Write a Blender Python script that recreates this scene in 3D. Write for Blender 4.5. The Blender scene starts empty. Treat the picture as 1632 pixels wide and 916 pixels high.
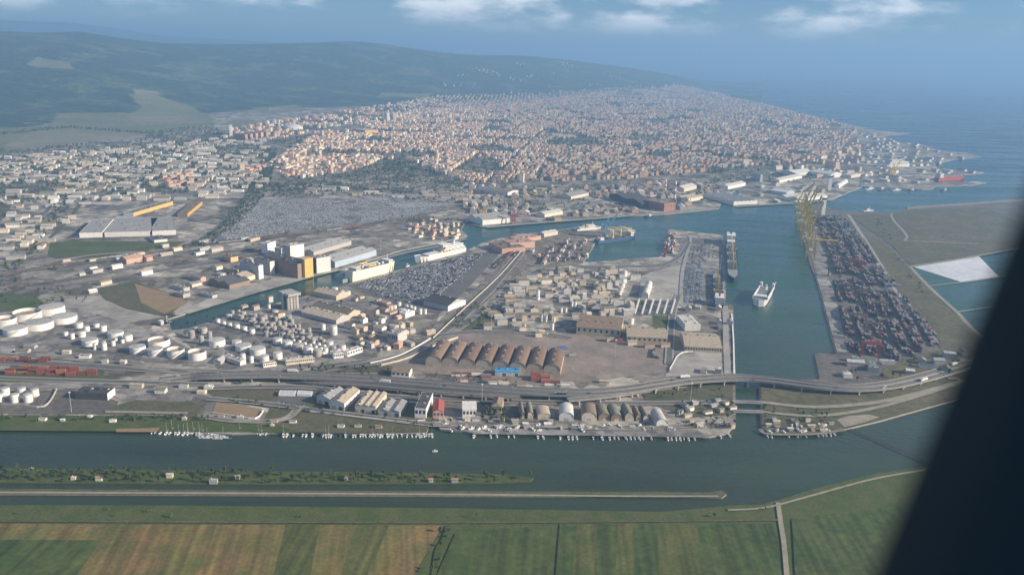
import bpy, math, random
from mathutils import Vector, Matrix, noise as mnoise
random.seed(7)
S = bpy.context.scene
C = S.collection
R = math.radians

# ------------------------------------------------------------------ camera
H = 420.0                       # aircraft height over the port, metres
FPX, CX, CY = 1358.0, 816.0, 458.0
ROLL, PITCH = R(1.6), R(15.36)
_f = Vector((0, math.cos(PITCH), -math.sin(PITCH)))
_r0 = Vector((1, 0, 0)); _u0 = Vector((0, math.sin(PITCH), math.cos(PITCH)))
CR = (_r0*math.cos(ROLL) + _u0*math.sin(ROLL)).normalized()
CU = (_u0*math.cos(ROLL) - _r0*math.sin(ROLL)).normalized()
CAM = Vector((0, 0, H))
cd = bpy.data.cameras.new('camera'); cam = bpy.data.objects.new('camera', cd); C.objects.link(cam)
m = Matrix.Identity(4)
for i in range(3):
    m[i][0], m[i][1], m[i][2], m[i][3] = CR[i], CU[i], -_f[i], CAM[i]
cam.matrix_world = m
cd.sensor_width = 36; cd.lens = 36*FPX/1632
cd.clip_start = 0.01; cd.clip_end = 400000
cd.dof.use_dof = True; cd.dof.focus_distance = 1800; cd.dof.aperture_fstop = 5
S.camera = cam

# ------------------------------------------------------------------ sky, sun, exposure
SUN_EL, SUN_AZ = R(23), R(-14)          # azimuth measured from +X (west) towards +Y
w = bpy.data.worlds.new('World'); S.world = w; w.use_nodes = True
nt = w.node_tree; N = nt.nodes; L = nt.links
bg = N['Background']; bg.inputs[1].default_value = 0.05
sky = N.new('ShaderNodeTexSky'); sky.sky_type = 'NISHITA'; sky.sun_disc = False
sky.sun_elevation = SUN_EL; sky.sun_rotation = R(90) - SUN_AZ
sky.air_density = 1.0; sky.dust_density = 0.1; sky.ozone_density = 4.0; sky.altitude = 400
tc = N.new('ShaderNodeTexCoord')
mp = N.new('ShaderNodeMapping'); mp.inputs['Scale'].default_value = (10, 10, 30); mp.inputs['Location'].default_value = (1.2, 2.8, 0.84)
L.new(tc.outputs['Generated'], mp.inputs[0])
cn = N.new('ShaderNodeTexNoise'); cn.inputs['Scale'].default_value = 1.0; cn.inputs['Detail'].default_value = 8; cn.inputs['Roughness'].default_value = 0.56
L.new(mp.outputs[0], cn.inputs['Vector'])
cr = N.new('ShaderNodeMapRange'); cr.inputs[1].default_value = 0.45; cr.inputs[2].default_value = 0.71; cr.interpolation_type = 'SMOOTHSTEP'
L.new(cn.outputs[0], cr.inputs[0])
cm = N.new('ShaderNodeMixRGB'); cm.inputs[2].default_value = (12.5, 12.8, 13.2, 1)
sz = N.new('ShaderNodeSeparateXYZ'); L.new(tc.outputs['Generated'], sz.inputs[0]); ez = N.new('ShaderNodeMapRange'); ez.inputs[1].default_value = .012; ez.inputs[2].default_value = .045; ez.interpolation_type = 'SMOOTHSTEP'; L.new(sz.outputs[2], ez.inputs[0]); em = N.new('ShaderNodeMath'); em.operation = 'MULTIPLY'; L.new(ez.outputs[0], em.inputs[0]); L.new(cr.outputs[0], em.inputs[1]); L.new(em.outputs[0], cm.inputs[0]); tn = N.new('ShaderNodeVectorMath'); tn.operation = 'MULTIPLY'; tn.inputs[1].default_value = (.62, .82, 1.10); L.new(sky.outputs[0], tn.inputs[0]); L.new(tn.outputs[0], cm.inputs[1]); L.new(cm.outputs[0], bg.inputs[0])

sl = bpy.data.lights.new('sun', 'SUN'); sl.energy = 5.0; sl.angle = R(0.5); sl.color = (1, 0.86, 0.68)
so = bpy.data.objects.new('sun', sl); C.objects.link(so)
sdir = Vector((math.cos(SUN_EL)*math.cos(SUN_AZ), math.cos(SUN_EL)*math.sin(SUN_AZ), math.sin(SUN_EL)))
so.rotation_euler = sdir.to_track_quat('Z', 'Y').to_euler(); so.location = (3000, -500, 2000)
vs = S.view_settings; vs.view_transform = 'Standard'; vs.look = 'None'; vs.exposure = 0.88; vs.gamma = 1
try: S.cycles.use_denoising = True; S.cycles.max_bounces = 5; S.cycles.volume_bounces = 1
except Exception: pass

# ------------------------------------------------------------------ geometry of the place
def ray(px, py):
    return (_f + CR*((px-CX)/FPX) - CU*((py-CY)/FPX)).normalized()
def P(px, py, z=2.0):
    """ground point that the photograph shows at a pixel"""
    d = ray(px, py); t = (z-H)/d.z
    return Vector((d.x*t, d.y*t, z))
def proj(v):
    d = Vector(v)-CAM; k = d.dot(_f)
    if k <= 1: return (-9999, -9999)
    return (CX+FPX*d.dot(CR)/k, CY-FPX*d.dot(CU)/k)
def inside(pt, poly):
    x, y = pt; c = False; j = len(poly)-1
    for i in range(len(poly)):
        xi, yi = poly[i]; xj, yj = poly[j]
        if (yi > y) != (yj > y) and x < (xj-xi)*(y-yi)/(yj-yi)+xi: c = not c
        j = i
    return c
def lerp_tab(tab, x):
    if x <= tab[0][0]: return tab[0][1]
    for (a, b), (c, d) in zip(tab, tab[1:]):
        if x <= c: return b+(d-b)*(x-a)/(c-a)
    return tab[-1][1]
def sm(t): t = max(0, min(1, t)); return t*t*(3-2*t)
# hills: crest line as height over the sea by bearing
SKY = [(-700, 60), (-300, 50), (-100, 52), (0, 50), (60, 53), (130, 51), (190, 61), (260, 69), (350, 71), (450, 70), (560, 66), (620, 72), (700, 84), (760, 88), (830, 89), (900, 95), (960, 103), (1010, 110), (1050, 117), (1085, 126)]
BASE = [(-.9, 3900), (-.6, 4000), (-.45, 4300), (-.3, 5600), (-.1, 6800), (.1, 7600), (.25, 8200)]
CREST = [(-.9, 8000), (-.6, 8200), (-.3, 10000), (0, 11500), (.1, 12500), (.22, 13500)]
RID = []
for (x, y) in SKY:
    d = ray(x, y); t = d.x/d.y; D = lerp_tab(CREST, t)
    RID.append((t, H + d.z/d.y*D))
def T(x, y):
    """height of the land"""
    if y < 3800: return 2.0
    t = x/y; r0 = lerp_tab(BASE, t); D = lerp_tab(CREST, t); h = lerp_tab(RID, t)
    if t > RID[-1][0]: h *= max(0, 1-(t-RID[-1][0])*30)
    s = (y-r0)/(D-r0)
    if s <= 0: return 2.0
    n = mnoise.fractal(Vector((x/2100, y/2100, 3.1)), 1.0, 2.1, 5)
    n2 = mnoise.fractal(Vector((x/700, y/700, 9.1)), 1.0, 2.1, 3)
    if s <= 1:
        k = sm(s)**1.35
        return 2 + h*k*(1+0.55*n*(1-k)) + 26*n2*min(1, 3*s)*(1-0.85*k)
    return max(2, 2 + h*(1-0.35*sm((s-1)/0.8)) + 18*n2*sm((s-1)*4))
def PT(px, py):
    """as P, on the hills too"""
    d = ray(px, py); t = 3000.0
    if d.z < 0 and (2-H)/d.z*d.y < 3800: return P(px, py)
    while t < 40000:
        p = CAM+d*t
        if p.z <= T(p.x, p.y): return p
        t += 30
    return p

# ------------------------------------------------------------------ materials
MATS = {}
def mat(name, col, rough=0.8, var=0.15, scale=0.05, rnd=0.0, metal=0.0, spec=0.3, bump=0.0, bscale=1.0, col2=None, contrast=None):
    if name in MATS: return MATS[name]
    M = bpy.data.materials.new(name); M.use_nodes = True; n = M.node_tree.nodes; l = M.node_tree.links
    b = n['Principled BSDF']; b.inputs['Roughness'].default_value = rough; b.inputs['Metallic'].default_value = metal
    b.inputs['Specular IOR Level'].default_value = spec
    g = n.new('ShaderNodeNewGeometry')
    nz = n.new('ShaderNodeTexNoise'); nz.inputs['Scale'].default_value = scale; nz.inputs['Detail'].default_value = 6; nz.inputs['Roughness'].default_value = 0.62
    l.new(g.outputs['Position'], nz.inputs['Vector'])
    if col2 is None:
        mr = n.new('ShaderNodeMapRange'); mr.inputs[1].default_value = 0.3; mr.inputs[2].default_value = 0.7
        mr.inputs[3].default_value = 1-var; mr.inputs[4].default_value = 1+var; l.new(nz.outputs[0], mr.inputs[0])
        vm = n.new('ShaderNodeVectorMath'); vm.operation = 'SCALE'; vm.inputs[0].default_value = col
        l.new(mr.outputs[0], vm.inputs['Scale']); out = vm.outputs[0]
    else:
        a, c = contrast or (0.4, 0.6)
        mr = n.new('ShaderNodeMapRange'); mr.inputs[1].default_value = a; mr.inputs[2].default_value = c; l.new(nz.outputs[0], mr.inputs[0])
        mx = n.new('ShaderNodeMixRGB'); mx.inputs[1].default_value = (*col, 1); mx.inputs[2].default_value = (*col2, 1)
        l.new(mr.outputs[0], mx.inputs[0]); out = mx.outputs[0]
        if var:
            n3 = n.new('ShaderNodeTexNoise'); n3.inputs['Scale'].default_value = scale*9; n3.inputs['Detail'].default_value = 4
            l.new(g.outputs['Position'], n3.inputs['Vector'])
            m3 = n.new('ShaderNodeMapRange'); m3.inputs[1].default_value = 0.3; m3.inputs[2].default_value = 0.7; m3.inputs[3].default_value = 1-var; m3.inputs[4].default_value = 1+var
            l.new(n3.outputs[0], m3.inputs[0])
            v3 = n.new('ShaderNodeVectorMath'); v3.operation = 'SCALE'; l.new(out, v3.inputs[0]); l.new(m3.outputs[0], v3.inputs['Scale']); out = v3.outputs[0]
    if rnd:
        oi = n.new('ShaderNodeObjectInfo'); m2 = n.new('ShaderNodeMapRange'); m2.inputs[3].default_value = 1-rnd; m2.inputs[4].default_value = 1+rnd
        l.new(oi.outputs['Random'], m2.inputs[0])
        v2 = n.new('ShaderNodeVectorMath'); v2.operation = 'SCALE'; l.new(out, v2.inputs[0]); l.new(m2.outputs[0], v2.inputs['Scale']); out = v2.outputs[0]
    l.new(out, b.inputs['Base Color'])
    if bump:
        nb = n.new('ShaderNodeTexNoise'); nb.inputs['Scale'].default_value = bscale; nb.inputs['Detail'].default_value = 4
        l.new(g.outputs['Position'], nb.inputs['Vector'])
        bp = n.new('ShaderNodeBump'); bp.inputs['Strength'].default_value = bump; bp.inputs['Distance'].default_value = 1/bscale*0.3
        l.new(nb.outputs[0], bp.inputs['Height']); l.new(bp.outputs[0], b.inputs['Normal'])
    MATS[name] = M
    return M
def plots(name, cell, lo, hi):
    """break a ground material up into plots of differing tone"""
    n = MATS[name].node_tree.nodes; l = MATS[name].node_tree.links; b = n['Principled BSDF']; src = b.inputs['Base Color'].links[0].from_socket; out = src
    g = n.new('ShaderNodeNewGeometry'); mp = n.new('ShaderNodeMapping'); mp.inputs['Rotation'].default_value = (0, 0, .62); l.new(g.outputs['Position'], mp.inputs[0])
    for k, c in enumerate((cell, cell*.31)):
        v = n.new('ShaderNodeTexVoronoi'); v.distance = 'CHEBYCHEV'; v.voronoi_dimensions = '2D'; v.inputs['Scale'].default_value = 1/c; v.inputs['Randomness'].default_value = .8; l.new(mp.outputs[0], v.inputs['Vector'])
        sp = n.new('ShaderNodeSeparateColor'); l.new(v.outputs['Color'], sp.inputs[0])
        m = n.new('ShaderNodeMapRange'); m.inputs[3].default_value = lo; m.inputs[4].default_value = hi; l.new(sp.outputs[0], m.inputs[0])
        s = n.new('ShaderNodeVectorMath'); s.operation = 'SCALE'; l.new(out, s.inputs[0]); l.new(m.outputs[0], s.inputs['Scale']); out = s.outputs[0]
    l.new(out, b.inputs['Base Color'])
# ground
mat('earth', (.17, .155, .125), .95, .25, .012, col2=(.27, .25, .215), contrast=(.35, .65))
mat('city_ground', (.09, .095, .065), .95, .3, .012, col2=(.21, .18, .145))
mat('forest', (.020, .042, .018), .95, .6, .0030, col2=(.080, .105, .045), contrast=(.50, .64), bump=1.0, bscale=.012)

mat('far_hill', (.05, .07, .05), .95, .2, .001)
mat('grass', (.055, .085, .022), .95, .2, .02, col2=(.085, .10, .035))
mat('verge', (.075, .085, .038), .95, .25, .03, col2=(.11, .10, .06))
mat('scrub', (.085, .085, .04), .95, .3, .012, col2=(.12, .105, .06))
mat('levee', (.055, .082, .018), .95, .3, .05, col2=(.085, .095, .03))
mat('crop_tan', (.20, .135, .05), .95, .2, .03, col2=(.13, .115, .035), contrast=(.4, .6))
mat('crop_ochre', (.165, .122, .042), .95, .2, .03, col2=(.11, .11, .03), contrast=(.4, .6))
mat('crop_green', (.068, .086, .020), .95, .2, .03, col2=(.098, .10, .028))
mat('crop_dark', (.045, .072, .016), .95, .25, .02, col2=(.065, .085, .022))
mat('meadow', (.12, .145, .06), .95, .2, .004, col2=(.17, .165, .085))
mat('stubble', (.22, .20, .13), .95, .15, .004, col2=(.17, .165, .10))
mat('asphalt', (.12, .115, .11), .9, .2, .03)
mat('yard', (.23, .215, .195), .9, .2, .02, col2=(.165, .155, .145))
mat('brown_yard', (.25, .205, .17), .9, .12, .02, col2=(.20, .17, .145))
mat('pale_yard', (.32, .30, .265), .9, .12, .03)
mat('dark_yard', (.10, .094, .084), .9, .3, .02, col2=(.145, .13, .112))
mat('sandy', (.25, .18, .105), .95, .12, .05)
mat('quay', (.30, .285, .26), .9, .15, .05)
mat('gravel_track', (.27, .25, .19), .95, .2, .1)
mat('salt', (.62, .64, .66), .8, .12, .01, col2=(.50, .53, .56))
mat('rail_bed', (.17, .145, .115), .95, .2, .05)
mat('wet_rock', (.03, .035, .03), .8, .3, .2)
mat('rock', (.20, .185, .15), .95, .3, .2)
plots('earth', 58, .52, 1.5); plots('city_ground', 40, .5, 1.5); plots('yard', 34, .66, 1.3); plots('pale_yard', 40, .85, 1.15); plots('rail_bed', 16, .7, 1.3); plots('brown_yard', 45, .9, 1.1)
def water(name, col, rough, bs):
    M = mat(name, col, rough, .12, .002, spec=.5, bump=.25, bscale=bs); return M
water('sea_water', (.012, .055, .085), .22, .05)
water('harbour_water', (.02, .085, .095), .2, .25)
water('river_water', (.02, .045, .04), .18, .3)
water('basin_water', (.008, .04, .045), .2, .2)
def crop_rows(name, ang):
    n = MATS[name].node_tree.nodes; l = MATS[name].node_tree.links; b = n['Principled BSDF']; src = b.inputs['Base Color'].links[0].from_socket
    g = n.new('ShaderNodeNewGeometry'); mp = n.new('ShaderNodeMapping'); mp.inputs['Rotation'].default_value = (0, 0, ang); l.new(g.outputs['Position'], mp.inputs[0])
    sc = n.new('ShaderNodeMapping'); sc.inputs['Scale'].default_value = (.16, .006, 1); l.new(mp.outputs[0], sc.inputs[0])
    w_ = n.new('ShaderNodeTexNoise'); w_.inputs['Scale'].default_value = 1; w_.inputs['Detail'].default_value = 5; l.new(sc.outputs[0], w_.inputs['Vector'])
    m = n.new('ShaderNodeMapRange'); m.inputs[1].default_value = .3; m.inputs[2].default_value = .7; m.inputs[3].default_value = .62; m.inputs[4].default_value = 1.36; l.new(w_.outputs[0], m.inputs[0])
    s = n.new('ShaderNodeVectorMath'); s.operation = 'SCALE'; l.new(src, s.inputs[0]); l.new(m.outputs[0], s.inputs['Scale']); l.new(s.outputs[0], b.inputs['Base Color'])
_d = P(345, 834)-P(310, 930)
for k in ('crop_tan', 'crop_ochre'): crop_rows(k, math.pi/2-math.atan2(_d.y, _d.x))
for k in ('crop_green', 'crop_dark'): crop_rows(k, R(3))
# buildings
for k, c in dict(white=(.68, .66, .61), cream=(.60, .53, .41), ochre=(.55, .40, .20), pink=(.52, .34, .26), salmon=(.48, .31, .23), grey=(.40, .40, .39), pale_blue=(.45, .53, .62), brown=(.24, .18, .135), yellow=(.60, .37, .12), brick=(.30, .15, .10), concrete=(.42, .40, .37), dark=(.07, .07, .07), tan=(.46, .38, .29)).items():
    mat('wall_'+k, c, .85, .16, .35, rnd=.14)
for k, c in dict(terracotta=(.32, .19, .125), clay=(.40, .27, .19), rose=(.37, .235, .18), grey=(.27, .265, .255), dark=(.075, .075, .078), light=(.46, .44, .40), white=(.62, .60, .56), brown=(.205, .15, .105), vault=(.185, .125, .09), red=(.33, .085, .06), blue=(.05, .22, .42), beige=(.42, .35, .26), olive=(.19, .175, .13)).items():
    mat('roof_'+k, c, .8, .26, .3, rnd=.18)
mat('viaduct_concrete', (.25, .24, .215), .9, .2, .3)
mat('tank_white', (.72, .70, .65), .5, .14, .4, rnd=.08)
mat('tank_roof', (.40, .39, .36), .6, .22, .3, rnd=.14)
mat('tank_grey', (.34, .32, .29), .7, .12, .2, rnd=.2)
mat('tank_rust', (.30, .23, .16), .8, .2, .2)
mat('glass', (.03, .04, .05), .15, .05, 1, spec=.6)
mat('steel', (.36, .36, .36), .5, .1, .3)
mat('crane_yellow', (.74, .50, .08), .5, .08, .3)
mat('crane_blue', (.10, .22, .36), .5, .08, .3)
mat('crane_red', (.42, .08, .05), .5, .08, .3)
mat('hull_white', (.70, .69, .66), .4, .05, .1)
mat('hull_beige', (.80, .73, .58), .45, .06, .1)
mat('hull_dark', (.03, .04, .06), .4, .1, .1)
mat('hull_red', (.42, .07, .05), .45, .08, .1)
mat('hull_blue', (.05, .10, .20), .4, .08, .1)
mat('deck', (.24, .26, .24), .8, .15, .2)
mat('deck_brown', (.26, .16, .11), .8, .15, .2)
mat('rubber', (.02, .02, .02), .9, .1, 1)
mat('bark', (.09, .065, .045), .95, .2, 1)
for i, c in enumerate([(.035, .062, .018), (.048, .075, .022), (.03, .05, .02), (.065, .08, .03)]): mat('leaf%d' % i, c, .9, .35, .25, rnd=.25)
for k, c in dict(white=(.75, .75, .74), silver=(.45, .46, .47), black=(.03, .03, .035), grey=(.16, .165, .17), blue=(.06, .11, .22), red=(.35, .05, .04)).items(): mat('car_'+k, c, .3, .03, 1)
for k, c in dict(red=(.29, .095, .07), rust=(.20, .085, .055), blue=(.06, .14, .28), white=(.68, .67, .64), grey=(.24, .24, .235), green=(.07, .16, .10), orange=(.36, .16, .08), navy=(.035, .05, .085), maroon=(.11, .035, .035), slate=(.05, .055, .06), umber=(.10, .07, .055), fawn=(.22, .18, .15)).items(): mat('box_'+k, c, .6, .12, .5)
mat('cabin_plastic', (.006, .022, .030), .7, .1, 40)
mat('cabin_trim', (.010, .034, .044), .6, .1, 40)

# ------------------------------------------------------------------ mesh helpers
class MB:
    def __init__(s): s.v = []; s.f = []; s.m = []
    def face(s, pts, mi=0):
        k = len(s.v); s.v += [tuple(p) for p in pts]; s.f.append(tuple(range(k, k+len(pts)))); s.m.append(mi)
    def box(s, x0, x1, y0, y1, z0, z1, mi=0, top=None, bottom=False, M=None):
        k = len(s.v); p = [(x0, y0, z0), (x1, y0, z0), (x1, y1, z0), (x0, y1, z0), (x0, y0, z1), (x1, y0, z1), (x1, y1, z1), (x0, y1, z1)]
        if M is not None: p = [tuple(M @ Vector(q)) for q in p]
        s.v += p
        fs = [(0, 1, 5, 4), (1, 2, 6, 5), (2, 3, 7, 6), (3, 0, 4, 7), (4, 5, 6, 7)] + ([(3, 2, 1, 0)] if bottom else [])
        for i, q in enumerate(fs):
            s.f.append(tuple(k+j for j in q)); s.m.append((mi if top is None or i != 4 else top))
        return s
    def prism(s, poly, z0, z1, mi=0, top=None):
        n = len(poly); k = len(s.v); s.v += [(p[0], p[1], z0) for p in poly]+[(p[0], p[1], z1) for p in poly]
        for i in range(n):
            j = (i+1) % n; s.f.append((k+i, k+j, k+n+j, k+n+i)); s.m.append(mi)
        s.f.append(tuple(range(k+n, k+2*n))); s.m.append(mi if top is None else top)
        return s
    def cyl(s, cx, cy, r, z0, z1, n=16, r1=None, mi=0, top=None, cap=True):
        r1 = r if r1 is None else r1; k = len(s.v)
        for i in range(n):
            a = 2*math.pi*i/n; s.v.append((cx+r*math.cos(a), cy+r*math.sin(a), z0))
        for i in range(n):
            a = 2*math.pi*i/n; s.v.append((cx+r1*math.cos(a), cy+r1*math.sin(a), z1))
        for i in range(n):
            j = (i+1) % n; s.f.append((k+i, k+j, k+n+j, k+n+i)); s.m.append(mi)
        if cap: s.f.append(tuple(range(k+n, k+2*n))); s.m.append(mi if top is None else top)
        return s
    def bar(s, a, b, t, mi=0, t2=None):
        a = Vector(a); b = Vector(b); d = (b-a); ln = d.length; d.normalize()
        up = Vector((0, 0, 1)) if abs(d.z) < .95 else Vector((0, 1, 0))
        x = d.cross(up).normalized(); y = x.cross(d)
        t2 = t2 or t; M = Matrix(((x.x, y.x, d.x, a.x), (x.y, y.y, d.y, a.y), (x.z, y.z, d.z, a.z), (0, 0, 0, 1)))
        s.box(-t/2, t/2, -t2/2, t2/2, 0, ln, mi, None, True, M); return s
    def build(s, name, mats, parent=None, smooth=False):
        me = bpy.data.meshes.new(name); me.from_pydata(s.v, [], s.f)
        if isinstance(mats, str): mats = [mats]
        for q in mats: me.materials.append(MATS[q])
        if len(mats) > 1: me.polygons.foreach_set('material_index', s.m)
        if smooth: me.polygons.foreach_set('use_smooth', [True]*len(s.f))
        me.update()
        o = bpy.data.objects.new(name, me); C.objects.link(o)
        if parent: o.parent = parent
        return o
def tag(o, label=None, cat=None, group=None, kind=None):
    if label: o['label'] = label
    if cat: o['category'] = cat
    if group: o['group'] = group
    if kind: o['kind'] = kind
    return o
def thing(name, label, cat, loc=(0, 0, 0), rz=0, group=None):
    o = bpy.data.objects.new(name, None); C.objects.link(o); o.location = loc; o.rotation_euler = (0, 0, rz); o.empty_display_size = .5
    return tag(o, label, cat, group)
def copy_tree(o, parent=None):
    c = o.copy(); C.objects.link(c); c.parent = parent
    for ch in o.children: copy_tree(ch, c)
    return c
def smooth_line(pts, n=6):
    """Catmull-Rom through points"""
    out = []
    for i in range(len(pts)-1):
        p0 = pts[max(0, i-1)]; p1 = pts[i]; p2 = pts[i+1]; p3 = pts[min(len(pts)-1, i+2)]
        for k in range(n):
            t = k/n
            out.append(0.5*((2*p1)+(p2-p0)*t+(2*p0-5*p1+4*p2-p3)*t*t+(3*p1-p0-3*p2+p3)*t**3))
    out.append(pts[-1]); return out
def offset(pts, d):
    out = []
    for i, p in enumerate(pts):
        a = pts[max(0, i-1)]; b = pts[min(len(pts)-1, i+1)]; t = (b-a); t.z = 0; t.normalize()
        out.append(p+Vector((t.y, -t.x, 0))*d)
    return out
_z = [0]
def sheet(name, px, material, z=None, kind='structure', label=None):
    """flat patch of ground, each a little above the one before"""
    _z[0] += 1; zz = 2.0+0.01*_z[0] if z is None else z
    mb = MB(); mb.face([P(x, y, zz) for x, y in px]); o = mb.build(name, material)
    if o.data.polygons[0].normal.z < 0: o.data.flip_normals()
    tag(o, label, None, None, kind); return o
def strip(name, px, width, material, z=None, n=6, kind='structure'):
    _z[0] += 1; zz = 2.0+0.01*_z[0] if z is None else z
    pts = smooth_line([P(x, y, zz) for x, y in px], n); a = offset(pts, width/2); b = offset(pts, -width/2)
    mb = MB()
    for i in range(len(pts)-1): mb.face([a[i], a[i+1], b[i+1], b[i]])
    o = mb.build(name, material)
    if o.data.polygons[0].normal.z < 0: o.data.flip_normals()
    return tag(o, kind=kind)
def land(name, pts, material, z0=-1.0, z1=2.0, wall='quay'):
    p = [(q[0], q[1]) if len(q) == 2 and isinstance(q, Vector) else q for q in pts]
    poly = [Vector(q) if len(q) == 3 else P(q[0], q[1], 0) for q in p]
    a = sum(poly[i].x*poly[(i+1) % len(poly)].y-poly[(i+1) % len(poly)].x*poly[i].y for i in range(len(poly)))
    if a < 0: poly.reverse()
    return tag(MB().prism(poly, z0, z1, 1, 0).build(name, [material, wall]), kind='structure')

# ================================================================== THE SETTING
# water
M = bpy.data.materials.new('tidal_water'); M.use_nodes = True; n = M.node_tree.nodes; l = M.node_tree.links
b = n['Principled BSDF']; b.inputs['Roughness'].default_value = .22; b.inputs['Specular IOR Level'].default_value = .16
g = n.new('ShaderNodeNewGeometry'); sx = n.new('ShaderNodeSeparateXYZ'); l.new(g.outputs['Position'], sx.inputs[0])
nz = n.new('ShaderNodeTexNoise'); nz.inputs['Scale'].default_value = .004; nz.inputs['Detail'].default_value = 5; l.new(g.outputs['Position'], nz.inputs['Vector'])
ad = n.new('ShaderNodeMath'); ad.operation = 'MULTIPLY_ADD'; ad.inputs[1].default_value = 900; l.new(nz.outputs[0], ad.inputs[0]); l.new(sx.outputs[1], ad.inputs[2])
rp = n.new('ShaderNodeValToRGB'); mr = n.new('ShaderNodeMapRange'); mr.inputs[1].default_value = 900; mr.inputs[2].default_value = 4600; l.new(ad.outputs[0], mr.inputs[0]); l.new(mr.outputs[0], rp.inputs[0])
e = rp.color_ramp.elements; e[0].position = 0; e[0].color = (.033, .040, .019, 1); e[1].position = 1; e[1].color = (.005, .030, .050, 1)
q = e.new(.12); q.color = (.031, .050, .027, 1); q = e.new(.30); q.color = (.024, .070, .049, 1); q = e.new(.62); q.color = (.017, .072, .076, 1)
mpw = n.new('ShaderNodeMapping'); mpw.inputs['Scale'].default_value = (.0022, .012, 1); mpw.inputs['Rotation'].default_value = (0, 0, .25); l.new(g.outputs['Position'], mpw.inputs[0])
nw = n.new('ShaderNodeTexNoise'); nw.inputs['Scale'].default_value = 1; nw.inputs['Detail'].default_value = 7; nw.inputs['Roughness'].default_value = .6; l.new(mpw.outputs[0], nw.inputs['Vector'])
m1 = n.new('ShaderNodeMapRange'); m1.inputs[1].default_value = .3; m1.inputs[2].default_value = .7; m1.inputs[3].default_value = .72; m1.inputs[4].default_value = 1.3; l.new(nw.outputs[0], m1.inputs[0])
m2 = n.new('ShaderNodeMapRange'); m2.inputs[1].default_value = .35; m2.inputs[2].default_value = .65; m2.inputs[3].default_value = .14; m2.inputs[4].default_value = .42; l.new(nw.outputs[0], m2.inputs[0]); l.new(m2.outputs[0], b.inputs['Roughness'])
vw = n.new('ShaderNodeVectorMath'); vw.operation = 'SCALE'; l.new(rp.outputs[0], vw.inputs[0]); l.new(m1.outputs[0], vw.inputs['Scale'])
l.new(vw.outputs[0], b.inputs['Base Color'])
nb = n.new('ShaderNodeTexNoise'); nb.inputs['Scale'].default_value = .12; nb.inputs['Detail'].default_value = 6; l.new(g.outputs['Position'], nb.inputs['Vector'])
bp = n.new('ShaderNodeBump'); bp.inputs['Strength'].default_value = .35; bp.inputs['Distance'].default_value = 1.2; l.new(nb.outputs[0], bp.inputs['Height']); l.new(bp.outputs[0], b.inputs['Normal'])
MATS['tidal_water'] = M
mb = MB(); mb.face([(-120000, -4000, 0), (120000, -4000, 0), (120000, 120000, 0), (-120000, 120000, 0)])
tag(mb.build('sea', 'tidal_water'), kind='structure')

# mainland with its harbour basins cut out
MAIN = [(-700, 688), (0, 686), (235, 688), (370, 693), (480, 690), (540, 692), (680, 691), (684, 680), (693, 676), (702, 686), (760, 692), (900, 694), (1000, 696), (1130, 698), (1160, 692), (1172, 676), (1172, 600), (1168, 487), (1157, 485), (1152, 376), (1100, 370), (1066, 366), (1052, 411), (1000, 414), (946, 419), (930, 419), (950, 386), (1010, 376), (1013, 368), (990, 361), (930, 366), (880, 368), (855, 372), (820, 374), (770, 388), (740, 402), (640, 430), (555, 453), (470, 478), (400, 494), (300, 525), (274, 528), (268, 510), (300, 500), (400, 469), (500, 441), (545, 430), (640, 400), (700, 388), (745, 377), (735, 366), (740, 357), (775, 364), (870, 356), (1000, 346), (1060, 342), (1146, 333), (1150, 322), (1172, 304), (1178, 306), (1170, 331), (1290, 324), (1325, 319), (1350, 308), (1375, 298), (1470, 303), (1486, 302), (1490, 298), (1545, 296), (1572, 292), (1556, 290), (1490, 292), (1483, 284), (1500, 281), (1545, 279), (1568, 276), (1550, 273), (1496, 269), (1488, 262), (1520, 255), (1563, 250), (1545, 245), (1500, 241), (1470, 231), (1432, 227), (1408, 217), (1450, 213), (1400, 209), (1372, 203), (1345, 197), (1300, 186), (1230, 168), (1180, 157), (1140, 146), (1110, 138), (1088, 131)]
land('ground', MAIN+[(2600, 18000, 0), (-2000, 26000, 0), (-40000, 60000, 0), (-60000, 20000, 0)], 'earth')
TERM = [(1265, 325), (1290, 420), (1300, 445), (1320, 520), (1331, 563), (1298, 565), (1306, 606), (1210, 608), (1212, 682), (1228, 693), (1300, 693), (1345, 686), (1400, 673), (1460, 656), (1540, 634), (1700, 600), (1700, 585), (1563, 535), (1452, 426), (1560, 408), (1640, 394), (1800, 372), (1800, 310), (1640, 318), (1520, 328), (1445, 333), (1420, 340), (1345, 338), (1310, 330)]
land('terminal_ground', TERM, 'dark_yard')
land('river_island', [(-500, 748), (0, 747), (400, 752), (700, 755), (800, 757), (850, 763), (845, 768), (780, 771), (400, 772), (0, 770), (-500, 770)], 'levee', wall='verge', z1=1.2)
land('river_dike', [(-500, 778), (600, 784), (1130, 786), (1150, 783), (1158, 789), (1150, 795), (1120, 793), (600, 791), (-500, 787)], 'verge', wall='rock', z1=1.6)
land('near_ground', [(-700, 806), (300, 808), (700, 812), (1050, 818), (1100, 814), (1160, 808), (1215, 806), (1250, 796), (1300, 780), (1380, 760), (1470, 746), (1700, 735), (2200, 1300), (-1200, 1300)], 'levee', wall='verge', z1=2.0)
land('sunken_jetty', [(1338, 681), (1344, 678), (1400, 701), (1480, 735), (1560, 770), (1556, 774), (1470, 739), (1396, 706)], 'wet_rock', wall='wet_rock', z1=.35)
land('outer_breakwater', [(1445, 331), (1520, 326), (1760, 309), (1760, 312), (1520, 329), (1446, 334)], 'rock', wall='rock', z1=3.2)
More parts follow.
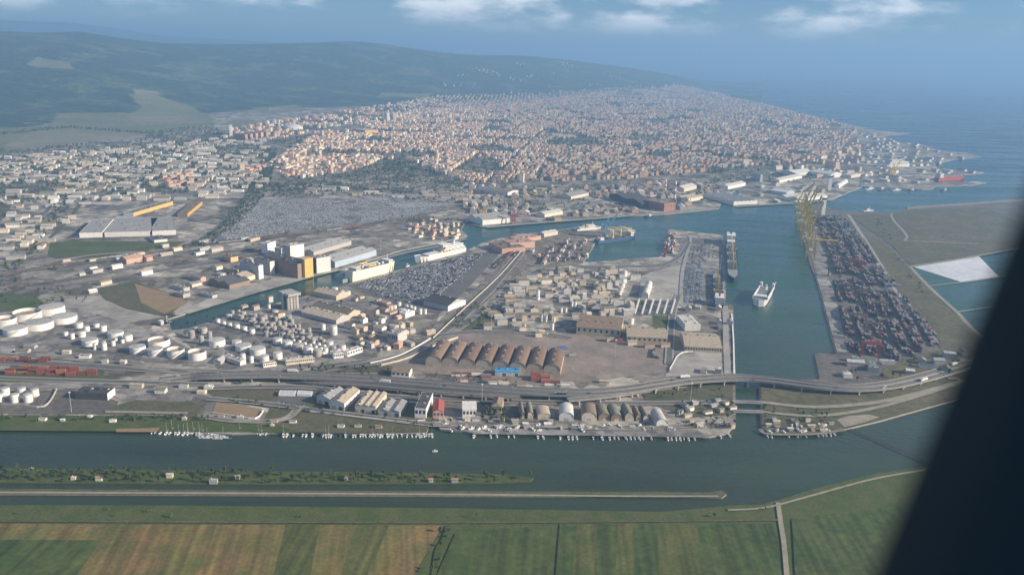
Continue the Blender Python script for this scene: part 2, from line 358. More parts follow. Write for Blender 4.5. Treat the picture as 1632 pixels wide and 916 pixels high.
# hills
mb = MB(); cols = []
ts = [-.95+i*.0075 for i in range(int((.285+.95)/.0075)+1)]; ys = [3700+i*70 for i in range(60)]+[7900+i*110 for i in range(80)]
for y in ys:
    for t in ts:
        x = t*y; h = T(x, y)
        mb.v.append((x, y, h-1.5 if h > 2.0001 else .4))
nx = len(ts)
for j in range(len(ys)-1):
    for i in range(nx-1):
        k = j*nx+i
        if max(mb.v[k][2], mb.v[k+1][2], mb.v[k+nx][2], mb.v[k+nx+1][2]) > .5:
            mb.f.append((k, k+1, k+nx+1, k+nx)); mb.m.append(0)
tag(mb.build('hills', 'forest', smooth=True), kind='structure')
mb = MB(); FAR = [(-800, 30), (-300, 26), (0, 32), (100, 36), (180, 45), (260, 57), (400, 66), (560, 74), (700, 80)]
xs = [-800+i*20 for i in range(76)]
rows = [(15500, 0), (17000, .3), (19000, .75), (21000, 1.0), (24000, .7)]
for (yy, k) in rows:
    for x in xs:
        d = ray(x, lerp_tab(FAR, x)); hz = H+d.z/d.y*21000; wob = 1+.05*mnoise.noise(Vector((x/60, yy/900, 0)))
        mb.v.append((d.x/d.y*yy, yy, 2+max(0, hz)*k*wob))
for j in range(len(rows)-1):
    for i in range(len(xs)-1):
        k = j*len(xs)+i; mb.f.append((k, k+1, k+len(xs)+1, k+len(xs))); mb.m.append(0)
tag(mb.build('far_hills', 'far_hill', smooth=True), kind='structure')

def drape(name, px, material, res=22):
    """patch of farmland laid over rising land"""
    _z[0] += 1
    g = [PT(x, y) for x, y in px]; x0, x1 = min(p.x for p in g), max(p.x for p in g); y0, y1 = min(p.y for p in g), max(p.y for p in g)
    gp = [(p.x, p.y) for p in g]; mb = MB(); idx = {}; res = max(res, (y1-y0)/170, (x1-x0)/170)
    def vid(i, j):
        if (i, j) not in idx:
            x, y = x0+i*res, y0+j*res; idx[(i, j)] = len(mb.v); mb.v.append((x, y, T(x, y)+.4+.01*_z[0]))
        return idx[(i, j)]
    for i in range(int((x1-x0)/res)+1):
        for j in range(int((y1-y0)/res)+1):
            if inside((x0+(i+.5)*res, y0+(j+.5)*res), gp):
                mb.f.append((vid(i, j), vid(i+1, j), vid(i+1, j+1), vid(i, j+1))); mb.m.append(0)
    if mb.f: tag(mb.build(name, material, smooth=True), kind='structure')

# farmland below the hills and city floor
drape('field', [(-60, 208), (75, 202), (90, 182), (200, 180), (330, 205), (240, 216), (140, 222), (0, 245), (-60, 250)], 'meadow')
drape('field', [(60, 207), (180, 210), (240, 216), (140, 226), (40, 238), (10, 232)], 'stubble')
drape('field', [(205, 150), (250, 152), (300, 168), (335, 185), (345, 200), (250, 204), (190, 190), (225, 172)], 'meadow')
drape('field', [(212, 143), (245, 145), (262, 152), (215, 152)], 'stubble')
drape('field', [(200, 187), (300, 185), (330, 196), (230, 200)], 'stubble')
drape('field', [(360, 196), (430, 192), (460, 200), (380, 210)], 'meadow')
drape('field', [(610, 148), (690, 150), (680, 157), (600, 156)], 'meadow')
drape('field', [(400, 172), (470, 168), (500, 176), (420, 182)], 'meadow')
drape('field', [(850, 168), (960, 170), (950, 175), (850, 173)], 'meadow')
drape('field', [(60, 92), (110, 100), (120, 112), (40, 104)], 'meadow')
drape('city_ground', [(0, 252), (200, 232), (420, 205), (640, 165), (860, 150), (1040, 140), (1130, 150), (1220, 170), (1330, 200), (1380, 230), (1370, 280), (1150, 290), (860, 300), (560, 285), (420, 300), (0, 320)], 'city_ground', 40)

# yards, parks, roads of the port
sheet('grass', [(80, 386), (120, 384), (300, 385), (275, 400), (150, 412), (75, 408)], 'grass')
sheet('meadow', [(-60, 470), (50, 468), (75, 485), (60, 505), (-60, 508)], 'grass')
sheet('meadow', [(0, 310), (25, 312), (10, 345), (-40, 380), (-60, 330)], 'verge')
sheet('waste_ground', [(150, 460), (215, 448), (300, 478), (272, 500), (215, 500), (170, 480)], 'verge')
sheet('waste_ground', [(215, 452), (285, 472), (300, 482), (262, 500), (225, 482)], 'sandy')
sheet('paved_yard', [(150, 470), (200, 492), (262, 505), (150, 522), (110, 505), (90, 480)], 'pale_yard')
sheet('tank_farm_yard', [(-60, 500), (120, 490), (260, 532), (350, 585), (150, 570), (-60, 548)], 'yard')
sheet('tank_farm_yard', [(276, 529), (400, 497), (545, 458), (640, 500), (600, 570), (470, 590), (350, 590)], 'yard')
sheet('car_park_ground', [(556, 455), (640, 432), (742, 404), (800, 400), (735, 470), (700, 500), (640, 492)], 'asphalt')
sheet('car_park_ground', [(330, 392), (400, 318), (470, 316), (570, 316), (735, 330), (640, 352), (560, 360), (430, 378)], 'yard')
sheet('car_park_ground', [(572, 314), (640, 308), (735, 325), (655, 340)], 'yard')
sheet('quay_ground', [(300, 500), (400, 469), (500, 441), (545, 430), (530, 427), (380, 455), (285, 496)], 'pale_yard')
sheet('warehouse_yard', [(600, 582), (705, 532), (900, 530), (1070, 545), (1110, 560), (1060, 592), (940, 608), (760, 605)], 'brown_yard')
sheet('warehouse_yard', [(1076, 566), (1090, 558), (1150, 562), (1168, 598), (1060, 600)], 'pale_yard')
sheet('pier_yard', [(1085, 378), (1150, 380), (1155, 484), (1080, 486), (1078, 440)], 'yard')
sheet('pier_yard', [(1042, 432), (1092, 420), (1084, 485), (1018, 476), (1022, 440)], 'pale_yard')
sheet('railway_ground', [(862, 372), (900, 368), (945, 388), (928, 420), (850, 430), (770, 500), (700, 540), (690, 520), (790, 430)], 'rail_bed')
sheet('waste_ground', [(770, 490), (815, 462), (828, 466), (800, 492), (765, 500)], 'pale_yard')
sheet('grass', [(735, 508), (775, 498), (800, 505), (770, 522), (735, 530), (715, 525)], 'verge')
sheet('grass', [(1040, 502), (1080, 504), (1076, 526), (1042, 522)], 'grass')
sheet('grass', [(-60, 590), (50, 593), (150, 594), (190, 602), (-60, 612)], 'grass')
sheet('grass', [(520, 580), (600, 575), (640, 590), (620, 600), (520, 594)], 'verge')
sheet('paved_yard', [(60, 622), (110, 620), (150, 624), (190, 640), (175, 660), (0, 658), (0, 645), (60, 645)], 'dark_yard')
sheet('waste_ground', [(175, 648), (220, 636), (300, 640), (330, 644), (312, 660), (165, 660)], 'verge')
sheet('paved_yard', [(150, 618), (330, 622), (345, 634), (300, 640), (190, 636)], 'yard')
sheet('river_bank_grass', [(-60, 661), (310, 662), (345, 668), (480, 683), (480, 689), (235, 687), (-60, 685)], 'levee')
sheet('sports_pitch', [(345, 640), (418, 651), (407, 667), (338, 658)], 'sandy')
sheet('grass', [(310, 612), (420, 616), (560, 622), (700, 650), (680, 688), (540, 690), (480, 688), (420, 672), (430, 650), (345, 636)], 'verge')
sheet('sandy_bank', [(185, 683), (255, 681), (250, 688), (185, 688)], 'sandy')
sheet('coach_park_ground', [(440, 622), (505, 622), (500, 640), (470, 645), (445, 636)], 'asphalt')
sheet('river_quay', [(704, 679), (900, 684), (1110, 684), (1130, 697), (900, 693), (760, 691)], 'yard')
sheet('grass', [(1020, 620), (1110, 608), (1168, 606), (1168, 660), (1100, 665), (1030, 640)], 'verge')
sheet('scrub_ground', [(1213, 612), (1300, 622), (1400, 620), (1480, 604), (1600, 575), (1640, 600), (1540, 632), (1460, 654), (1345, 684), (1300, 691), (1228, 691), (1214, 680)], 'scrub')
sheet('scrub_ground', [(1372, 375), (1400, 380), (1452, 430), (1500, 478), (1562, 536), (1600, 558), (1540, 590), (1470, 600), (1400, 604), (1410, 585), (1500, 556), (1470, 512), (1420, 450)], 'scrub')
sheet('grass', [(1215, 640), (1330, 650), (1320, 668), (1216, 668)], 'verge')
sheet('waste_ground', [(1334, 668), (1352, 662), (1385, 660), (1402, 664), (1380, 672), (1346, 680)], 'gravel_track')
sheet('reclaimed_grass', [(1350, 342), (1420, 342), (1450, 335), (1570, 330), (1640, 360), (1640, 392), (1452, 424), (1420, 390)], 'verge')
sheet('reclaimed_grass', [(1430, 345), (1570, 334), (1640, 370), (1600, 395), (1470, 405)], 'scrub')
sheet('terminal_apron', [(1272, 335), (1300, 333), (1325, 440), (1350, 560), (1334, 562), (1303, 446)], 'yard')
sheet('salt_pan', [(1455, 425), (1560, 408), (1592, 441), (1531, 449)], 'salt', z=.4)
strip('basin_dike', [(1530, 450), (1592, 441), (1640, 430)], 6, 'gravel_track', z=.9)
strip('basin_dike', [(1478, 456), (1530, 450)], 5, 'gravel_track', z=.9)
strip('basin_dike', [(1525, 497), (1570, 490), (1640, 478)], 5, 'gravel_track', z=.9)
strip('basin_dike_road', [(1450, 424), (1480, 456), (1525, 497), (1563, 534), (1640, 575)], 7, 'gravel_track')
strip('basin_dike_road', [(1448, 425), (1560, 407), (1640, 392)], 7, 'gravel_track')
strip('dike_road', [(1352, 342), (1385, 392), (1420, 450), (1450, 500)], 9, 'quay')
strip('dike_road', [(1375, 380), (1400, 420), (1440, 470), (1500, 520)], 6, 'verge')
strip('dike_road', [(1420, 341), (1425, 352), (1445, 375), (1440, 385), (1452, 384), (1560, 388)], 6, 'gravel_track')
strip('dike_path', [(-300, 783), (300, 785), (700, 787), (1000, 790), (1145, 790)], 3.2, 'gravel_track', z=1.64)
# field strips on the near bank
rowx = [(-200, -330), (0, -90), (170, 112), (230, 180), (290, 248), (345, 310), (400, 372), (455, 432), (510, 492), (565, 540), (620, 580), (662, 612), (706, 650)]
for i in range(len(rowx)-1):
    (a0, b0), (a1, b1) = rowx[i], rowx[i+1]
    sheet('field', [(a0, 834+.004*a0), (a1, 834+.004*a1), (b1, 930), (b0, 930)], ['crop_green', 'crop_ochre', 'crop_ochre', 'crop_tan', 'crop_ochre', 'crop_tan', 'crop_ochre', 'crop_green', 'crop_ochre', 'crop_green', 'crop_ochre', 'crop_tan'][i])
sheet('field', [(-200, 858), (162, 860), (112, 930), (-260, 930)], 'crop_dark')
sheet('field', [(725, 850), (790, 842), (880, 838), (870, 930), (690, 930)], 'crop_dark')
rr = [(892, 884), (920, 910), (952, 946), (985, 980), (1010, 1010), (1048, 1050), (1080, 1084), (1112, 1118), (1170, 1180), (1236, 1248)]
for i in range(len(rr)-1):
    sheet('field', [(rr[i][0], 834), (rr[i+1][0], 834), (rr[i+1][1], 930), (rr[i][1], 930)], ['crop_dark', 'crop_green', 'crop_dark', 'crop_green', 'crop_dark', 'crop_green', 'crop_green', 'crop_dark', 'crop_dark'][i])
sheet('field', [(1262, 826), (1480, 800), (1600, 930), (1268, 930)], 'crop_dark')
strip('field_track', [(1240, 800), (1244, 830), (1250, 870), (1256, 940)], 4.5, 'gravel_track')
strip('field_track', [(-100, 829), (300, 831), (700, 832), (900, 831), (1240, 828)], 3, 'verge')
strip('shore_track', [(1160, 812), (1220, 808), (1290, 790), (1390, 763), (1475, 748)], 3, 'gravel_track')
strip('shingle_shore', [(1212, 683), (1226, 691), (1300, 691), (1345, 684)], 5, 'rock')
for i, ln in enumerate([[(714, 838), (706, 860), (696, 880), (690, 930)]]): strip('ditch', ln, 4, 'crop_dark')
# roads and railways
for px_, wd, mt in [
    ([(-60, 612), (100, 614), (220, 612), (300, 603), (330, 602)], 14, 'yard'), ([(-60, 600), (60, 604), (200, 608), (330, 612)], 9, 'asphalt'),
    ([(-60, 575), (100, 580), (230, 588), (340, 592), (470, 597), (600, 598)], 14, 'asphalt'), ([(-60, 555), (130, 572), (300, 592), (420, 596)], 9, 'yard'),
    ([(590, 578), (640, 566), (690, 545), (740, 500), (790, 450), (850, 376)], 16, 'asphalt'), ([(600, 582), (660, 566), (705, 540), (760, 500), (830, 440), (880, 415)], 12, 'yard'),
    ([(470, 596), (540, 585), (600, 577)], 12, 'asphalt'), ([(700, 534), (760, 528), (850, 530), (910, 538)], 10, 'asphalt'),
    ([(-60, 448), (60, 428), (180, 412), (300, 392), (430, 378), (560, 362), (700, 335), (740, 330)], 26, 'rail_bed'), ([(-60, 436), (60, 420), (150, 406), (235, 400)], 9, 'quay'),
    ([(235, 400), (270, 396), (300, 385), (325, 372), (330, 366)], 7, 'quay'), ([(-60, 466), (100, 446), (250, 420), (420, 392), (560, 372)], 16, 'rail_bed'),
    ([(100, 455), (250, 432), (400, 405), (560, 378), (680, 352)], 9, 'asphalt'), ([(0, 400), (60, 350), (110, 300), (160, 255)], 10, 'asphalt'),
    ([(20, 420), (90, 370), (140, 310), (180, 255)], 9, 'verge'), ([(545, 432), (640, 404), (700, 392), (742, 380)], 8, 'quay'),
    ([(1085, 486), (1088, 430), (1098, 395), (1100, 378), (1088, 374)], 7, 'quay'), ([(928, 424), (1000, 424), (1060, 420), (1086, 405), (1098, 385)], 9, 'asphalt'),
    ([(850, 428), (950, 432), (1040, 430), (1080, 418)], 8, 'yard'), ([(1066, 580), (1072, 500), (1082, 470)], 8, 'asphalt'), ([(1160, 598), (1157, 540), (1156, 487)], 9, 'quay'),
    ([(850, 374), (935, 360)], 7, 'quay'), ([(775, 362), (870, 354), (1000, 344), (1140, 331)], 14, 'quay'), ([(1172, 329), (1290, 322), (1325, 317)], 12, 'quay'),
    ([(740, 318), (850, 330), (960, 318), (1100, 300), (1250, 272), (1330, 262)], 14, 'pale_yard'), ([(870, 346), (1000, 330), (1100, 312), (1160, 300)], 10, 'pale_yard'),
    ([(420, 302), (600, 300), (740, 318)], 12, 'asphalt'), ([(425, 240), (405, 300), (345, 365), (300, 392)], 14, 'asphalt'),
    ([(330, 634), (420, 642), (560, 660), (690, 676)], 7, 'asphalt'), ([(480, 645), (450, 668), (380, 670), (330, 664)], 6, 'yard'), ([(690, 676), (820, 676), (1000, 682), (1110, 676)], 7, 'yard'),
    ([(330, 618), (480, 616), (640, 632), (860, 640), (1000, 642), (1160, 640)], 8, 'asphalt'), ([(1212, 640), (1300, 648), (1400, 640), (1480, 622), (1540, 605)], 9, 'gravel_track'),
    ([(1212, 655), (1300, 662), (1400, 648), (1520, 612), (1528, 604), (1510, 602)], 7, 'gravel_track'), ([(1068, 592), (1074, 578), (1082, 566), (1092, 562), (1110, 562)], 4, 'quay'),
    ([(1375, 297), (1380, 280), (1410, 268), (1490, 262)], 9, 'yard'), ([(1440, 250), (1392, 252), (1384, 247), (1392, 242)], 8, 'quay')]:
    if mt in ('asphalt', 'yard', 'pale_yard'): strip('road_shoulder', px_, wd+5, 'quay' if mt == 'asphalt' else 'gravel_track')
    strip('road' if mt in ('asphalt', 'yard', 'quay', 'pale_yard', 'gravel_track', 'verge') else 'railway', px_, wd, mt)
# rails as steel lines on the track beds
def rails(px_, offs):
    pts = smooth_line([P(x, y, 2.75) for x, y in px_], 8); mb = MB()
    for o in offs:
        a = offset(pts, o-.35); b2 = offset(pts, o+.35)
        for i in range(len(pts)-1): mb.face([a[i], a[i+1], b2[i+1], b2[i]])
    tag(mb.build('rail_tracks', 'steel'), kind='structure')
rails([(-60, 448), (60, 428), (180, 412), (300, 392), (430, 378), (560, 362), (700, 335)], (-9, -4.5, 0, 4.5, 9))
rails([(862, 374), (800, 432), (745, 492), (700, 536)], (2, 7, 12, 17, 22))

# ================================================================== BUILDINGS
OCC = []
ORD = ['first', 'second', 'third', 'fourth', 'fifth', 'sixth', 'seventh', 'eighth', 'ninth', 'tenth', 'eleventh', 'twelfth', 'thirteenth', 'fourteenth', 'fifteenth', 'sixteenth', 'seventeenth', 'eighteenth', 'nineteenth', 'twentieth', 'twenty-first', 'twenty-second', 'twenty-third', 'twenty-fourth', 'twenty-fifth', 'twenty-sixth']
def ordinals(objs, phrase):
    objs = sorted(objs, key=lambda o: proj(o.location)[0])
    for i, o in enumerate(objs):
        if i < len(ORD): o['label'] = '%s from left of %s' % (ORD[i], phrase)
def rect(a, b, c):
    A, B, D = P(*a), P(*b), P(*c); ux = B-A; w_ = ux.length; ux.normalize(); nn = Vector((-ux.y, ux.x, 0))
    d_ = (D-B).dot(nn)
    if d_ < 0: nn = -nn; d_ = -d_; 
    c_ = A+ux*w_/2+nn*d_/2
    return c_.x, c_.y, math.atan2(ux.y, ux.x), w_, d_
def roof_mesh(w_, d_, h, kind, rh, bays=1, ov=.5):
    """returns roof MB and extra wall faces (gables)"""
    r = MB(); gw = MB(); x0, x1, y0, y1 = -w_/2-ov, w_/2+ov, -d_/2-ov, d_/2+ov
    if kind in ('gable', 'gablex'):
        sw = kind == 'gablex'
        A0, A1, B0, B1 = (x0, x1, y0, y1) if not sw else (y0, y1, x0, x1)
        t = (A1-A0)/bays
        tr = (lambda u, v, z: (u, v, z)) if not sw else (lambda u, v, z: (v, u, z))
        for i in range(bays):
            a0, a1 = A0+i*t, A0+(i+1)*t; am = (a0+a1)/2
            r.face([tr(a0, B0, h+.05), tr(am, B0, h+rh), tr(am, B1, h+rh), tr(a0, B1, h+.05)])
            r.face([tr(am, B0, h+rh), tr(a1, B0, h+.05), tr(a1, B1, h+.05), tr(am, B1, h+rh)])
            for bb in (B0+ov, B1-ov): gw.face([tr(a0+ov, bb, h), tr(a1-ov, bb, h), tr(am, bb, h+rh-.1)])
    elif kind == 'hip':
        m_ = min(w_, d_)/2
        if w_ >= d_: p, q = (x0+m_, 0, h+rh), (x1-m_, 0, h+rh)
        else: p, q = (0, y0+m_, h+rh), (0, y1-m_, h+rh)
        a, b2, c2, e2 = (x0, y0, h+.05), (x1, y0, h+.05), (x1, y1, h+.05), (x0, y1, h+.05)
        if w_ >= d_: r.face([a, b2, q, p]); r.face([b2, c2, q]); r.face([c2, e2, p, q]); r.face([e2, a, p])
        else: r.face([a, b2, p]); r.face([b2, c2, q, p]); r.face([c2, e2, q]); r.face([e2, a, p, q])
    elif kind in ('barrel', 'barrelx'):
        n_ = 12; sw = kind == 'barrelx'; W, D = (w_, d_) if not sw else (d_, w_)
        tr = (lambda u, v, z: (u, v, z)) if not sw else (lambda u, v, z: (v, u, z))
        prof = [(-math.cos(math.pi*i/n_)*(W/2+.2), h+math.sin(math.pi*i/n_)*rh) for i in range(n_+1)]
        for i in range(n_): r.face([tr(prof[i][0], -D/2-ov, prof[i][1]), tr(prof[i+1][0], -D/2-ov, prof[i+1][1]), tr(prof[i+1][0], D/2+ov, prof[i+1][1]), tr(prof[i][0], D/2+ov, prof[i][1])])
        for s_ in (-1, 1): gw.face([tr(u*.98, s_*D/2, z-.1) for u, z in prof])
    elif kind == 'saw':
        t = d_/bays
        for i in range(bays):
            ya, yb = -d_/2+i*t, -d_/2+(i+1)*t
            r.face([(x0, ya, h+.05), (x1, ya, h+.05), (x1, yb, h+rh), (x0, yb, h+rh)]); r.face([(x0, yb, h+rh), (x1, yb, h+rh), (x1, yb, h), (x0, yb, h)])
            for xx in (-w_/2, w_/2): gw.face([(xx, ya, h), (xx, yb, h), (xx, yb, h+rh)])
    else:   # flat with parapet and plant boxes
        r.box(-w_/2+.4, w_/2-.4, -d_/2+.4, d_/2-.4, h-.6, h-.25)
        rr_ = random.Random(int(w_*100+d_*10))
        for _ in range(2 if w_*d_ > 250 else 1):
            bx, by = rr_.uniform(-.3, .3)*w_, rr_.uniform(-.3, .3)*d_; s_ = min(w_, d_)*.1; r.box(bx-s_, bx+s_, by-s_, by+s_, h-.25, h+1.6)
    return r, gw
def building_at(name, label, cat, x, y, rz, w_, d_, h, roof='gable', wall='wall_white', roofm='roof_grey', rh=None, bays=1, z=2.0, group=None, doors=0, skylights=0, windows=0, side=None):
    t = thing(name, label, cat, (x, y, z), rz, group); OCC.append((x, y, max(w_, d_)*.62))
    rh = rh if rh is not None else min(w_/bays if roof != 'gablex' else d_/bays, 40)*.18
    wm = MB().box(-w_/2, w_/2, -d_/2, d_/2, -1.5, h)
    r, gw = roof_mesh(w_, d_, h, roof, rh, bays)
    k = len(wm.v); wm.v += gw.v; wm.f += [tuple(k+i for i in f) for f in gw.f]; wm.m += gw.m
    if roof == 'flat':
        wm.f.pop(4); wm.m.pop(4)
    if side:     # right-hand wall in a second colour; on the silos white paints in sunlight
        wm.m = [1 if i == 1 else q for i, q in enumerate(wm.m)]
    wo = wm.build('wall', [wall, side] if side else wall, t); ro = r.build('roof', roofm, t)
    if cat in ('warehouse', 'factory', 'building', 'silo') and w_*d_ > 300 and roof in ('gable', 'gablex', 'flat', 'barrel'):
        nv = min(6, int(max(w_, d_)/9)); along = w_ > d_ if roof == 'flat' else roof == 'gablex'; zt = h+rh-.15 if roof != 'flat' else h-.3
        for i in range(nv):
            q = (i+.5)/nv-.5; vx, vy = (q*w_, (d_*.18 if roof == 'flat' else 0)) if along else ((w_*.18 if roof == 'flat' else 0), q*d_)
            if roof == 'gablex' and bays > 1: vy = -d_/2+d_/bays*.5
            if roof == 'gable' and bays > 1: vx = -w_/2+w_/bays*.5
            MB().box(vx-1.1, vx+1.1, vy-1.1, vy+1.1, zt, zt+1.3).build('roof_vent', 'wall_concrete' if i % 2 else 'wall_dark', ro)
    for i in range(doors):
        dx = -w_/2+w_*(i+.5)/doors; dw = min(5, w_/doors*.55)
        MB().box(dx-dw/2, dx+dw/2, -d_/2-.12, -d_/2+.05, 0, min(5, h*.7)).build('door', 'wall_dark' if i % 2 else 'wall_grey', t)
    for i in range(windows):
        dx = -w_/2+w_*(i+.5)/windows; dw = min(3.2, w_/windows*.6)
        MB().box(dx-dw/2, dx+dw/2, -d_/2-.1, -d_/2+.05, h*.45, h*.8).build('window', 'glass', t)
    for i in range(skylights):
        if roof in ('gable',):
            bw = w_/bays; sl_ = rh/(bw/2)
            for kx in range(bays):
                dy = -d_/2+d_*(i+.5)/skylights; xm = -w_/2+bw*(kx+.5)
                mb = MB(); xa, xb = xm+bw*.10, xm+bw*.40
                mb.face([(xa, dy-1, h+rh-(xa-xm)*sl_+.12), (xb, dy-1, h+rh-(xb-xm)*sl_+.12), (xb, dy+1, h+rh-(xb-xm)*sl_+.12), (xa, dy+1, h+rh-(xa-xm)*sl_+.12)]); mb.build('skylight', 'roof_light', t)
    return t
def building(name, label, cat, a, b, c, h, **k):
    x, y, rz, w_, d_ = rect(a, b, c); return building_at(name, label, cat, x, y, rz, w_, d_, h, **k)
W = 'warehouse'
# --- sheds between the viaduct and the river
building('warehouse', 'grey roofed warehouse with a white front beside the coach park', W, (505, 642), (526, 647), (537, 629), 9, roofm='roof_grey', doors=2)
building('warehouse', 'pale roofed shed with a bright white right wall beside the viaduct', W, (526, 652), (549, 655), (561, 631), 10, roofm='roof_beige', doors=2, bays=1, skylights=3)
building('warehouse', 'wide beige ribbed-roof warehouse, largest below the viaduct', W, (566, 657), (599, 660), (612, 637), 10, roofm='roof_beige', wall='wall_cream', bays=3, doors=4, skylights=3)
building('warehouse', 'warehouse with alternating grey and silver roof bays', W, (602, 662), (637, 665), (647, 647), 7, roofm='roof_grey', wall='wall_concrete', bays=2, doors=4, skylights=2)
for i, (a, b) in enumerate([((619, 660), (626, 661)), ((636, 662), (646, 663))]): pass
building('office_block', 'long white block with a dark flat roof beside the river inlet', 'building', (661, 666), (679, 667), (683, 640), 13, roof='flat', roofm='roof_dark', windows=3)
building('house', 'red roofed house with a white base beside the river inlet', 'house', (690, 666), (707, 666), (708, 648), 8, roofm='roof_red', wall='wall_pink', rh=3, windows=3)
building('office_block', 'white building with five pale roof vents among boats', 'building', (737, 666), (759, 666), (760, 654), 11, roof='saw', roofm='roof_white', bays=5, rh=1.6, windows=4)
building('house', 'brown hipped roof house below the viaduct beside dark trees', 'house', (783, 658), (799, 659), (800, 644), 9, roof='hip', roofm='roof_brown', wall='wall_tan', rh=3, windows=3)
HG = 'barrel roofed boat sheds on the river quay'
for lab, a, b, c, h, rh, rm, wl in [
    ('narrow olive barrel roofed hangar beside the dark trees', (829, 667), (836, 667), (836, 650), 5, 4, 'roof_olive', 'wall_brown'), ('narrow olive barrel hangar with a cream front', (841, 667), (850, 667), (850, 650), 5, 4, 'roof_olive', 'wall_cream'),
    ('beige low barrel roofed shed left of the white hangar', (857, 668), (877, 668), (877, 655), 5, 3, 'roof_beige', 'wall_tan'), ('white barrel roofed hangar, tallest of the boat sheds', (891, 670), (914, 671), (914, 655), 5, 6.5, 'roof_light', 'wall_white'),
    ('brown barrel hangar with a striped cream front', (927, 670), (951, 671), (949, 655), 5, 6.5, 'roof_brown', 'wall_cream'), ('dark olive hangar next to the striped cream front', (954, 670), (972, 670), (970, 653), 4, 5.5, 'roof_olive', 'wall_brown'),
    ('dark olive hangar, middle one of the dark boat sheds', (974, 671), (991, 671), (989, 654), 4, 5.5, 'roof_olive', 'wall_brown'), ('olive barrel hangar with a white far end', (996, 671), (1010, 671), (1009, 655), 5, 6, 'roof_olive', 'wall_tan'),
    ('slim brown barrel hangar in a pair', (1014, 671), (1022, 671), (1021, 656), 4, 5, 'roof_brown', 'wall_tan'), ('slim olive barrel hangar, right one of the pair', (1025, 672), (1034, 672), (1033, 656), 4, 5, 'roof_olive', 'wall_tan'),
    ('pale cream barrel hangar at the end of the boat sheds', (1046, 680), (1064, 680), (1061, 662), 4, 6, 'roof_light', 'wall_white')]:
    building('boat_shed', lab, 'hangar', a, b, c, h, roof='barrel', roofm=rm, wall=wl, rh=rh, group=HG, doors=1)
# --- eight vaulted sheds
a0, a1, b0 = P(678, 582), P(893, 598), P(690, 555)
ux = (a1-a0); TW = ux.length; ux.normalize(); nn = Vector((-ux.y, ux.x, 0)); DD = (b0-a0).dot(nn)
for i in range(8):
    cpos = a0+ux*(TW*(i+.5)/8)+nn*DD/2
    building_at('vaulted_shed', '%s of the eight brown vaulted sheds' % ['leftmost', 'second from left', 'third from left', 'fourth from left', 'fourth from right', 'third from right', 'second from right', 'rightmost'][i], W, cpos.x, cpos.y, math.atan2(ux.y, ux.x), TW/8*.985, DD, 6.5, 'barrel', 'wall_tan', 'roof_vault', 8.5, group='eight brown vaulted sheds', doors=1)
building('canopy', 'low building with a bright blue roof before the vaulted sheds', 'building', (789, 599), (828, 600), (828, 593), 6, roof='gablex', roofm='roof_blue', wall='wall_grey', rh=1.5, doors=4)
# --- brown industrial plant
building('factory', 'largest brown factory hall with a ribbed roof and annex', 'factory', (918, 532), (989, 538), (993, 518), 12, roofm='roof_brown', wall='wall_tan', roof='gablex', bays=2, windows=8)
building('factory', 'long tan shed with pale roof edge beside a lawn', 'factory', (999, 545), (1063, 548), (1063, 532), 9, roof='gablex', roofm='roof_beige', wall='wall_tan', bays=1, windows=8)
building('warehouse', 'white square shed beside the Darsena quay yard', W, (1091, 527), (1116, 527), (1117, 512), 11, roof='flat', roofm='roof_light', wall='wall_white')
for q in bpy.data.objects:
    if q.get('label', '').startswith('white square shed'): q['label'] = 'white square shed between dark yards beside the right quay'
building('factory', 'broad brown shed with a row of cream dormers near the quay', 'factory', (1091, 560), (1150, 563), (1154, 540), 8, roof='gablex', roofm='roof_beige', wall='wall_tan', windows=14)
building('warehouse', 'white tent hangar standing on the pale pier yard', W, (1022, 475), (1033, 476), (1037, 457), 6, roof='barrel', roofm='roof_white', wall='wall_white', rh=6)
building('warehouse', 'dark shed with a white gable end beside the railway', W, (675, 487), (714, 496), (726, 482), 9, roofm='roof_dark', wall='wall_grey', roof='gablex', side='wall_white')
building('warehouse', 'pinkish flat roofed shed beside the railway and canal mouth', W, (779, 395), (800, 405), (818, 393), 12, roof='flat', roofm='roof_brown', wall='wall_pink')
building('warehouse', 'salmon stepped building on the railway spur', W, (800, 392), (813, 398), (828, 384), 14, roof='flat', roofm='roof_rose', wall='wall_salmon')
building('warehouse', 'salmon low shed at the tip of the railway spur', W, (812, 384), (828, 388), (842, 377), 9, roof='flat', roofm='roof_clay', wall='wall_pink')
building('warehouse', 'long cream shed by the channel beside the railway spur end', W, (867, 378), (889, 374), (888, 370), 8, roofm='roof_light', wall='wall_cream', roof='gablex')
building('warehouse', 'wide grey warehouse with a long white front on the far quay', W, (769, 359), (812, 355), (806, 346), 13, roof='gablex', roofm='roof_grey', wall='wall_white', bays=2)
building('warehouse', 'cream warehouse row behind the far quay', W, (868, 347), (897, 342), (893, 338), 9, roof='gablex', roofm='roof_light', wall='wall_cream')
building('warehouse', 'orange cream shed on the far quay', W, (884, 353), (895, 353), (897, 349), 9, roof='flat', roofm='roof_beige', wall='wall_ochre')
building('warehouse', 'white gabled depot in front of the old town houses', W, (809, 312), (826, 308), (820, 292), 10, roofm='roof_olive', wall='wall_white', rh=3)
building('warehouse', 'long white depot with arched front behind the far quay', W, (910, 318), (938, 312), (934, 306), 9, roof='gablex', roofm='roof_grey', wall='wall_cream')
building('warehouse', 'square ribbed-roof warehouse beside the inlet mouth', W, (1169, 327), (1207, 325), (1203, 310), 10, roof='gable', roofm='roof_grey', wall='wall_white', bays=6, rh=2)
building('warehouse', 'long cream shed running along the inlet', W, (1090, 306), (1110, 301), (1106, 296), 11, roof='gablex', roofm='roof_light', wall='wall_cream')
building('warehouse', 'long pale shed curved beside the narrow inlet', W, (1160, 302), (1188, 296), (1186, 292), 10, roof='gablex', roofm='roof_light', wall='wall_white')
